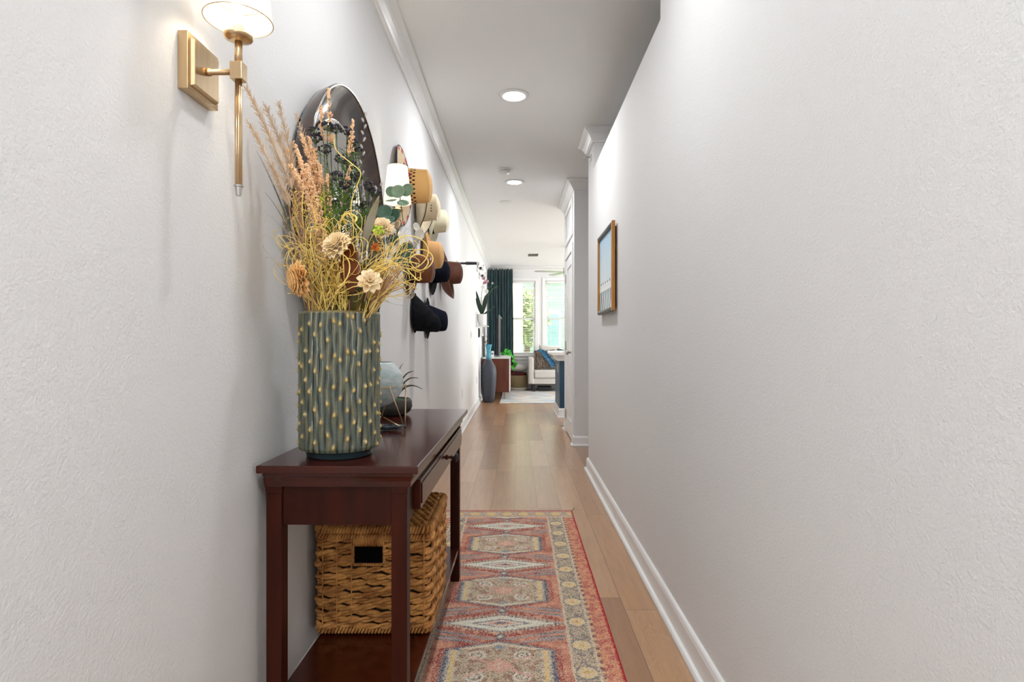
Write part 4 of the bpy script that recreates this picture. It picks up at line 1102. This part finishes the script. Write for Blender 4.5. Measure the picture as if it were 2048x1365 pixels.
# ------------------------------------------------------------------ runner rug
RX, RW, RY1 = -.06, .41, 3.625
M_rug = mat('persian_runner', (.5,.3,.2,1), .95, spec=.1, sheen=.0); E.nt = M_rug.node_tree
v, x, y, z = ecoord()     # the rug's object origin sits on its own centre line at y=0
jx = (ewhite(evec(efloor(x*330), efloor(y*330), 1.0))-.5)*.010; jy = (ewhite(evec(efloor(x*330), efloor(y*330), 5.0))-.5)*.010
wb = (enoise(v, 30, 2)-.5)*.012
u = x+jx; vv = y+jy+wb
au = eabs(u); m_ = emod(vv-1.894+.285, .57)-.285; am = eabs(m_)
n_big = enoise(v, 9, 3); n_mid = enoise(v, 32, 3); n_f = enoise(v, 210, 2)
RED = rgb(146,40,42); COR = rgb(208,146,118); CRM = rgb(214,202,176); NAV = rgb(66,88,112); BRN = rgb(112,84,70); YEL = rgb(222,192,124); PNK = rgb(214,156,142); WHT = rgb(222,222,206); BLU = rgb(128,146,156)
c_ = emix(esat((n_mid-.42)*5), COR, rgb(190,104,86))
c_ = emix(esat((n_big-.5)*7)*.9, c_, RED)
# stepped diamonds between medallions
am2 = .285-am
dd = au/.19+am2/.055
zig = esin(dd*9.0)
c_ = emix((dd < 3.2)*(dd > 1.9)*(zig > .45)*.75, c_, BLU)
c_ = emix((dd < 2.0)*(dd > 1.25)*(n_mid > .42)*(au < .225), c_, RED)
c_ = emix((dd < 1.28), c_, NAV); c_ = emix((dd < 1.08), c_, WHT)
c_ = emix((dd < .62)*(dd > .5), c_, NAV); c_ = emix((dd < .34), c_, PNK); c_ = emix((dd < .18), c_, NAV)
tooth = esin(vv*520.0) > 0
c_ = emix((dd > 1.08)*(dd < 1.55)*(esin(u*420.0) > .3)*.8, c_, CRM)
# corner wedges
wedge = (au > .14)*(au < .235)*(am2 > .06)*(am2 < .13)*(esin(am2*260.0+au*40) > .1); c_ = emix(wedge*.8, c_, NAV)
# medallion
hh = .157-au*.295; dh = emax(au/.193, am/hh)
hx1 = (dh < 1.12)*(au < .215); c_ = emix(hx1*(n_f > .45), c_, RED)
c_ = emix(dh < 1.0, c_, NAV); c_ = emix((dh < .93)*(au < .185), c_, CRM); c_ = emix((dh < .80), c_, BRN)
c_ = emix((dh < 1.0)*(au > .132)*(am < .103), c_, NAV); c_ = emix((dh < .97)*(au > .14)*(au < .178)*(am < .098), c_, CRM)
c_ = emix((dh < .97)*(au > .152)*(au < .164)*(am < .095), c_, YEL)
c_ = emix((dh < .97)*(au > .132)*(au < .188)*(am < .1)*(eabs(au-.158) > .009)*(esin(vv*560.0) > .35), c_, NAV)
inn_ = dh < .78
c_ = emix(inn_*(n_f > .42)*.8, c_, rgb(206,190,162)); c_ = emix(inn_*(n_mid > .56)*.8, c_, rgb(120,72,66))
bd = esqrt((au-.078)*(au-.078)+(am-.062)*(am-.062)*1.4)
c_ = emix(inn_*(bd < .031), c_, WHT); c_ = emix(inn_*(bd < .021)*(bd > .014), c_, BRN); c_ = emix(inn_*(bd < .006), c_, BRN)
ct = au+am*1.0; c_ = emix(inn_*(ct < .045), c_, PNK); c_ = emix(inn_*(ct < .022), c_, CRM); c_ = emix(inn_*(eabs(am-au*.55) < .005)*(au < .11), c_, PNK)
bd2 = esqrt(au*au+(am-.115)*(am-.115)*2.2); c_ = emix((dh < .9)*(bd2 < .02), c_, BLU)
bd3 = esqrt(au*au*1.0+(am-.185)*(am-.185)); c_ = emix((bd3 < .02), c_, NAV); c_ = emix((bd3 < .009), c_, CRM)
# main border
inb = (au > .245)
bc = emix(n_f > .48, rgb(104,106,110), rgb(196,178,150)); bc = emix((n_mid > .58), bc, rgb(70,78,92))
bm_ = emod(vv-1.854+.084, .168)-.084; bb = esqrt((au-.29)*(au-.29)+bm_*bm_*1.1)
bc = emix(bb < .040, bc, NAV); bc = emix(bb < .034, bc, YEL); bc = emix((bb < .034)*(n_f > .5), bc, CRM); bc = emix(bb < .008, bc, rgb(204,160,84))
c_ = emix(inb, c_, bc)
line = emax((au > .243)*(au < .251), (au > .328)*(au < .335)); c_ = emix(line, c_, CRM)
g1 = (au > .335)*(au < .349); c_ = emix(g1, c_, emix(esin(vv*150.0) > 0.2, rgb(116,62,70), rgb(206,170,130)))
c_ = emix(au > .349, c_, emix(esat((n_mid-.46)*9), rgb(210,138,104), rgb(176,58,54)))
# end border
ev = RY1-vv; c_ = emix(ev < .14, c_, emix(n_f > .47, rgb(120,112,112), rgb(200,178,156)))
eb = emod(u+.05, .1)-.05; ebb = esqrt(eb*eb+(ev-.075)*(ev-.075)); c_ = emix((ev < .14)*(ebb < .03), c_, YEL); c_ = emix((ev < .145)*(ev > .133), c_, CRM)
c_ = emix((ev < .03), c_, rgb(178,112,100))
# wear: pile shows light and dark flecks
fl = ewhite(evec(efloor(x*420), efloor(y*420), 3.0)); c_ = emix((fl > .72)*.5, c_, rgb(222,204,178)); c_ = emix((fl < .22)*.5, c_, rgb(72,70,80))
c_ = emix(esat((n_mid-.40)*4)*.20, c_, rgb(216,184,156))
edge_ = emax(au > .401, ev < .010); c_ = emix(edge_, c_, rgb(164,48,54))
setcol(M_rug, c_); bump(M_rug, n_f, .4, .002)
o = MB().box(-RW, RW, .2, RY1, 0, .0065)
rug = o.build('runner_rug', M_rug, loc=(0,0,0), bevel=.002); rug.location = (RX, 0, .0012)
tag(rug, 'long red and coral patterned runner rug with medallions on the hall floor', 'rug')
for s_, lab in ((-1,'left'), (1,'right')):
    mb = MB()
    for k in range(5): mb.tube([(RX+s_*RW, RY1-.004, .006), (RX+s_*(RW+.010+.002*k), RY1+.006+.003*k, .012+.002*k)], .0014, 5)
    mb.build('corner_thread', M_twig, None).parent = None
    q_ = bpy.context.scene.collection.objects[-1]
    q_.parent = rug; q_.location = (q_.location.x-RX, q_.location.y, q_.location.z-.0012)

# ------------------------------------------------------------------ living room
M_vas = mat('grey_blue_vase', rgb(58,62,72), .5); E.nt = M_vas.node_tree; v, x, y, z = ecoord()
nn = enoise(v, 16, 3); c_ = emix(esat((z-.74)*14+nn*1.2-.6), rgb(60,64,74), rgb(72,158,182)); c_ = emix(esat((nn-.5)*4)*.4, c_, rgb(40,48,58)); setcol(M_vas, c_)
fvx, fvy = -.50, 10.05
t = thing('floor_vase', (fvx,fvy,0), 'tall slate grey floor vase with turquoise neck standing by the left wall', 'vase')
MB().lathe([(0,.001),(.085,.001),(.098,.02),(.112,.12),(.13,.3),(.14,.47),(.138,.55),(.12,.63),(.075,.71),(.045,.77),(.036,.84),(.038,.92),(.052,.99),(.062,1.015),(.058,1.015),(.045,.98),(.03,.92),(.028,.84),(0,.83)], (fvx,fvy,0), 48).build('body', M_vas, t, smooth=True)
o = MB().tube([Vector((fvx,fvy,.86)), P(974,690,10.05), P(970,682,10.05), P(968,676,10.05), P(972,672,10.05), P(976,678,10.05), P(972,684,10.05), P(969,687,10.05)], .004, 6).build('curly_twig', M_twig, smooth=True)
tag(o, 'small dark curly twig poking out of the floor vase', 'twig')
# media cabinet
M_waln = noisy('reddish_walnut', rgb(112,56,36), rgb(86,42,28), 6, .4, (4,4,.4))
t = thing('media_cabinet', (-.39,11.2,0), 'walnut media cabinet with white top on thin legs against the left wall', 'cabinet')
MB().box(-.63,-.145,10.42,12.1,.14,.752).build('body', M_waln, t, bevel=.004)
MB().box(-.635,-.125,10.41,12.11,.752,.772).build('top', M_white, t, bevel=.003)
for k in range(3): MB().box(-.145,-.128,10.44+k*.553,10.44+k*.553+.545,.15,.745).build('door', M_white if k == 0 else M_waln, t, bevel=.002)
for (a, b) in ((-.22,10.50),(-.58,10.50),(-.22,12.0),(-.58,12.0)): MB().cyl((a,b,.011 if a > -.3 else .001),(a,b,.14),.009,.013,12).build('leg', M_gold, t)
# television
t = thing('television', (-.38,11.3,.773), 'flat television seen edge-on, standing on the media cabinet', 'television')
TVD = noisy('dark_silver', (.22,.22,.23,1), (.18,.18,.19,1), 10, .35, metal=.8)
MB().prism([(-.40,.86),(-.40,1.49),(-.35,1.55),(-.35,.80),(-.385,.80)], lambda u,v,tt: Vector((u,tt,v)), 10.78, 11.85).build('housing', M_black, t, bevel=.004)
MB().prism([(-.35,.80),(-.35,1.56),(-.335,1.575),(-.315,1.55),(-.315,.80)], lambda u,v,tt: Vector((u,tt,v)), 10.75, 11.88).build('bezel', TVD, t, bevel=.003)
MB().box(-.3155,-.312,10.80,11.83,.85,1.52).build('screen', noisy('dark_screen', (.01,.012,.014,1), (.012,.014,.016,1), 3, .1), t)
MB().box(-.36,-.32,11.25,11.38,.785,.80).box(-.48,-.20,11.1,11.5,.7735,.785).build('stand', M_white, t, bevel=.003)
t = thing('speaker_box', (-.455,10.55,.773), 'small white box with a black dial on the cabinet beside the vase neck', 'speaker')
MB().box(-.475,-.43,10.5,10.6,.773,.89).build('housing', M_white, t, bevel=.006)
MB().lathe([(0,0),(.014,0),(.014,-.004),(0,-.004)], (-.4525,10.5,.84), 16, 'y').build('dial', M_black, t)
# pothos
t = thing('pothos_plant', (-.2,11.75,.773), 'bright green trailing pothos plant on the end of the media cabinet', 'plant')
M_pot = noisy('pothos_leaf', rgb(72,190,52), rgb(36,130,36), 10, .4)
MB().lathe([(0,.001),(.045,.001),(.055,.09),(.05,.09),(.045,.07),(0,.07)], (-.2,11.75,.773), 24).build('pot', M_white, t, smooth=True)
for (a, b, w_) in ((1005,707,.06),(1012,702,.075),(1018,704,.07),(1020,709,.07),(1012,709,.07),(1026,714,.06),(1027,722,.06),(1029,731,.08),(1026,736,.07),(1032,728,.06),(1010,713,.05)):
    c = P(a,b,11.6); d = Vector((random.uniform(-.3,.6), -.2, random.uniform(-.8,.3))).normalized()*w_*1.4
    leaf_blade(MB(), c-d*.5, c+d*.5, w_*1.2, (.1,-1,.3), .2).build('leaf', M_pot, t, smooth=True, solid=.001)
MB().tube(bez((-.2,11.75,.86), (-.1,11.6,.90), P(1023,712,11.6)), .004, 5).tube(bez(P(1023,712,11.6), P(1028,716,11.6), P(1029,736,11.6)), .004, 5).build('vine', M_green, t)
# curtain
M_curt = noisy('teal_velvet', rgb(14,62,66), rgb(6,40,46), 3, .75, (6,1,.5), sheen=.25)
def curt(u, v):
    x_ = -.655+.565*u; f = .5+.5*math.cos(u*2*PI*9.3+.6*math.sin(u*19)); return Vector((x_+.008*math.sin(v*5+u*30), 12.62+.075*f*(.75+.25*v)+.01*math.sin(u*50), .02+2.655*(1-v)))
t = thing('curtain', (-.37,12.65,2.69), 'dark teal floor length curtain at the left of the far window', 'curtain')
MB().grid(curt, 160, 12).build('drape', M_curt, t, smooth=True, solid=.004)
mb = MB().cyl((-.655,12.66,2.665),(1.7,12.66,2.665),.009,seg=10)
for xx in (-.6,.52,1.65): mb.cyl((xx,12.66,2.665),(xx,YF-.001,2.665),.006,seg=8)
mb.build('curtain_rod', M_white, t)
# sofa
M_sofa = noisy('light_grey_fabric', rgb(206,202,196), rgb(192,188,182), 60, .9, bstr=.3)
SX0, SX1, SY0, SY1 = .235, 2.2, 11.97, 12.72
t = thing('sofa', ((SX0+SX1)/2,12.3,0), 'light grey sofa with square arms facing the hall under the windows', 'sofa')
MB().box(SX0+.001,SX1,SY0+.03,SY1,.165,.29).build('base', M_sofa, t, bevel=.015)
MB().box(SX0,SX0+.12,SY0,SY1,.168,.73).build('armrest', M_sofa, t, bevel=.03)
MB().box(SX1-.12,SX1,SY0,SY1,.168,.73).build('armrest', M_sofa, t, bevel=.03)
for k in range(2): MB().box(SX0+.123+k*.86,SX0+.123+.857+k*.86,SY0-.005,SY1-.18,.291,.46).build('seat_cushion', M_sofa, t, bevel=.03)
MB().box(SX0+.123,SX1-.123,SY1-.16,SY1,.291,.86).build('backrest', M_sofa, t, bevel=.04)
for (a, b, z0) in ((SX0+.09,SY0+.04,.012),(SX1-.1,SY0+.04,.012),(SX0+.09,SY1-.06,.001),(SX1-.1,SY1-.06,.001)): MB().box(a,a+.055,b,b+.055,z0,.165).build('leg', M_black, t)
def pillow(name, c, w_, h_, d_, rx, ry, m, label, bs=.0):
    c = Vector(c); R_ = Matrix.Rotation(ry, 3, 'Y') @ Matrix.Rotation(rx, 3, 'X'); mb = MB()
    for s_ in (1,-1):
        def fn(u, v, s_=s_):
            a, b = u*2-1, v*2-1; th = max(0, (1-a**4)*(1-b**4))**.5; k = 1-.08*(1-abs(a)**2)*abs(b)**3-.0
            return c+R_ @ Vector((a*w_/2*(1-.06*(1-b*b)*abs(a)), s_*d_/2*th, b*h_/2*(1-.06*(1-a*a)*abs(b))))
        mb.grid(fn, 15, 15)
    o = mb.build(name, m, smooth=True); tag(o, label, 'pillow'); return o
M_fur = noisy('mottled_fur', rgb(40,42,52), rgb(150,132,112), 20, .95, (3,1,1), bstr=1, bdist=.01)
M_tealp = noisy('teal_velvet_pillow', rgb(20,84,88), rgb(14,62,70), 20, .7, sheen=.3)
pillow('throw_pillow', (.60,12.28,.68), .44, .42, .14, -.25, -.06, M_fur, 'dark mottled fur pillow leaning at the left end of the sofa')
pillow('throw_pillow', (1.10,12.36,.68), .5, .42, .14, -.25, .12, M_tealp, 'teal pillow on the sofa right of the fur pillow')
pillow('throw_pillow', (.72,12.50,.80), .5, .34, .1, -.2, .05, M_sofa, 'pale grey pillow at the back of the sofa behind the fur one')
# blue throw draped over the fur pillow
M_throw = noisy('blue_throw', rgb(66,116,150), rgb(20,66,88), 12, .9, (1,1,3))
def thr(u, v):
    a = P(1070+ (34*u if v < 2 else 0), 702, 12.15); return Vector((.40+.16*u+.30*v+.02*math.sin(v*9), 12.14-.03*v+.03*math.sin(u*PI)-.02, .885-.02*u-.36*v*v-.02*math.cos(u*6)))
o = MB().grid(thr, 10, 16).build('throw_blanket', M_throw, smooth=True, solid=.012); tag(o, 'blue knitted throw draped from the sofa pillow top towards the right', 'blanket')
o = MB().box(.44,.74,12.12,12.42,.015,.10).build('storage_tray', M_black, bevel=.02); tag(o, 'black low storage box pushed under the sofa', 'box')
# woven floor basket with blanket and cushion
M_sea = weave('seagrass', rgb(168,150,110), rgb(128,110,76), 240)
M_seaw = weave('pale_seagrass', rgb(206,200,188), rgb(186,180,166), 240)
bkx, bky = .03, 12.45
t = thing('floor_basket', (bkx,bky,0), 'round seagrass floor basket with white base between cabinet and sofa', 'basket')
MB().lathe([(0,.001),(.18,.001),(.197,.03),(.2,.07),(.196,.07),(.19,.03),(0,.02)], (bkx,bky,0), 40).build('base_band', M_seaw, t, smooth=True)
MB().lathe([(.2,.07),(.208,.2),(.203,.33),(.193,.33),(.197,.2),(.19,.07)], (bkx,bky,0), 40, close=True).build('woven_body', M_sea, t, smooth=True)
o = MB().lathe([(0,.30),(.18,.30),(.186,.33),(.182,.36),(.17,.385),(.1,.39),(0,.39)], (bkx,bky,0), 32).build('folded_blanket', noisy('dark_red_wool', rgb(110,44,42), rgb(76,28,30), 30, .9, (1,1,6), bstr=.8, bdist=.01), smooth=True); tag(o, 'dark red folded blanket filling the floor basket', 'blanket')
o = MB().ball((bkx-.01,bky,.475), .2, sz=.42, sy=.8, seg=28, rings=16).build('cushion', M_sofa, smooth=True); tag(o, 'light grey rounded cushion lying on the red blanket in the basket', 'cushion')
# area rug
M_area = mat('abstract_area_rug', (.7,.7,.7,1), .95); E.nt = M_area.node_tree; v, x, y, z = ecoord()
n1 = enoise(evec(x*1.0, y*2.6, 0.0), 2.6, 5, .65); n2 = enoise(evec(x*1.2+5, y*2.0, 3.0), 3.2, 4, .6)
c_ = emix(esat((n1-.42)*6), rgb(214,206,194), rgb(146,172,192)); c_ = emix(esat((n2-.52)*7)*.8, c_, rgb(206,160,116)); c_ = emix(esat((enoise(v, 40, 3)-.5)*4)*.3, c_, rgb(232,230,224)); setcol(M_area, c_)
o = MB().box(-.30,1.9,9.80,12.3,.001,.010).build('area_rug', M_area, bevel=.003); tag(o, 'pale blue, cream and orange abstract area rug in the living room', 'rug')
# kitchen island
M_navyc = noisy('navy_cabinet', rgb(34,72,96), rgb(28,62,84), 6, .4)
IX0, IY0, IY1 = .60, 8.03, 8.95
t = thing('kitchen_island', (1.4,8.5,0), 'navy blue kitchen island with white countertop beyond the closet door', 'kitchen island')
MB().box(IX0,2.4,IY0,IY1,.10,.80).build('cabinet_body', M_navyc, t, bevel=.002)
MB().sweep([(2.4,IY1),(IX0,IY1),(IX0,IY0),(2.4,IY0)], [(0,.001),(.03,.001),(.03,.01),(.018,.02),(.018,.115),(.006,.13),(0,.13)]).build('plinth', M_trim, t)
MB().box(IX0-.03,2.43,IY0-.03,IY1+.03,.80,.88).build('apron', M_trim, t, bevel=.004)
MB().box(.485,2.5,7.86,IY1+.1,.881,.925).build('countertop', noisy('white_quartz', rgb(236,234,230), rgb(222,220,216), 8, .2), t, bevel=.004)
MB().box(IX0-.006,IX0-.0003,8.28,8.35,.62,.74).build('outlet_plate', M_white, t, bevel=.001)
o = MB().box(.66,.75,7.98,8.08,.926,.985).build('countertop_box', M_white, bevel=.008); tag(o, 'small white box standing on the island countertop', 'box')

# ------------------------------------------------------------------ outside the windows
M_grass = noisy('lawn', rgb(120,150,80), rgb(90,120,60), 2, .9)
structure(MB().box(-12,14,YF+.4,45,-.32,-.3).build('trim_5', M_grass, loc=(0,0,0))).name = 'floor_outside'
M_cstone = noisy('cream_stucco', rgb(190,178,154), rgb(176,162,140), 3, .9)
M_pteal = noisy('pale_teal_siding', rgb(120,140,130), rgb(100,122,112), 2, .8, (.1,.1,8))
t = thing('neighbour_house', (2,24,-.3), 'pale green sided house across the garden seen through the blinds', 'house')
MB().box(.2,9,22,28,-.3,5.6).build('walls', M_pteal, t)
for xx in (1.2, 2.6, 4.0):
    for zz in (.9, 3.4):
        f = MB().box(xx-.5,xx+.5,21.94,22.0,zz-.1,zz+1.3).build('window', M_trim, t); MB().box(xx-.42,xx+.42,21.92,21.939,zz-.02,zz+1.22).build('pane', noisy('dark_pane', rgb(110,140,140), rgb(90,120,124), 2, .1), f)
MB().prism([(-.2,5.6),(9.4,5.6),(4.6,7.6)], lambda u,v,tt: Vector((u,tt,v)), 21.6, 28.3).build('roof', noisy('grey_shingle', rgb(120,120,118), rgb(96,96,94), 6, .9), t)
o = MB().box(-.35,.15,15.0,15.4,-.3,4.0).box(-.42,.22,14.93,15.47,-.3,.5).build('porch_column', M_cstone, bevel=.02); tag(o, 'cream porch column outside the left window', 'column')
M_leafo = noisy('garden_leaf', rgb(136,144,92), rgb(92,106,68), 8, .7)
def tree(x_, y_, h_, r_, label, n=900):
    t = thing('garden_tree', (x_,y_,-.3), label, 'tree'); mb = MB(); rd = random.Random(int(x_*10)+5)
    for k in range(n):
        d = Vector((rd.gauss(0,1), rd.gauss(0,1), rd.gauss(0,1))).normalized()*r_*rd.random()**.4; c = Vector((x_,y_,h_))+Vector((d.x, d.y, d.z*1.2))
        a = Vector((rd.gauss(0,1), rd.gauss(0,1), rd.gauss(0,1))).normalized(); b = a.orthogonal().normalized(); s_ = rd.uniform(.06,.14)
        mb.add([c-a*s_, c+b*s_*.5, c+a*s_, c-b*s_*.5], [(0,1,2,3)])
    mb.build('crown', M_leafo, t)
    MB().tube([(x_,y_,-.3),(x_+.1,y_,h_*.5),(x_,y_,h_)], [.12,.09,.05], 8).build('trunk', M_twig, t)
tree(.22, 17.5, 1.8, .78, 'leafy garden tree right of the cream porch column', 1300)
tree(3.0, 18.5, 1.0, .9, 'low garden shrub tree outside the right window', 600)
tree(-1.6, 19, 2.2, 1.2, 'garden tree left, mostly behind the curtain', 500)
tree(-1.1, 20.3, 3.2, .8, 'taller garden tree behind the porch column', 900)
t = thing('garden_fence', (1,16.2,-.3), 'low green garden railing outside the windows', 'fence')
for k in range(4): MB().box(-1+1.3*k,-.95+1.3*k,16.18,16.23,-.3,.75).build('post', M_olive, t)
mb = MB().box(-.95,3.0,16.19,16.22,.66,.72).box(-.95,3.0,16.19,16.22,-.1,-.04)
for k in range(32): mb.box(-.9+.12*k,-.88+.12*k,16.19,16.21,-.04,.66)
mb.build('railing', M_olive, t)
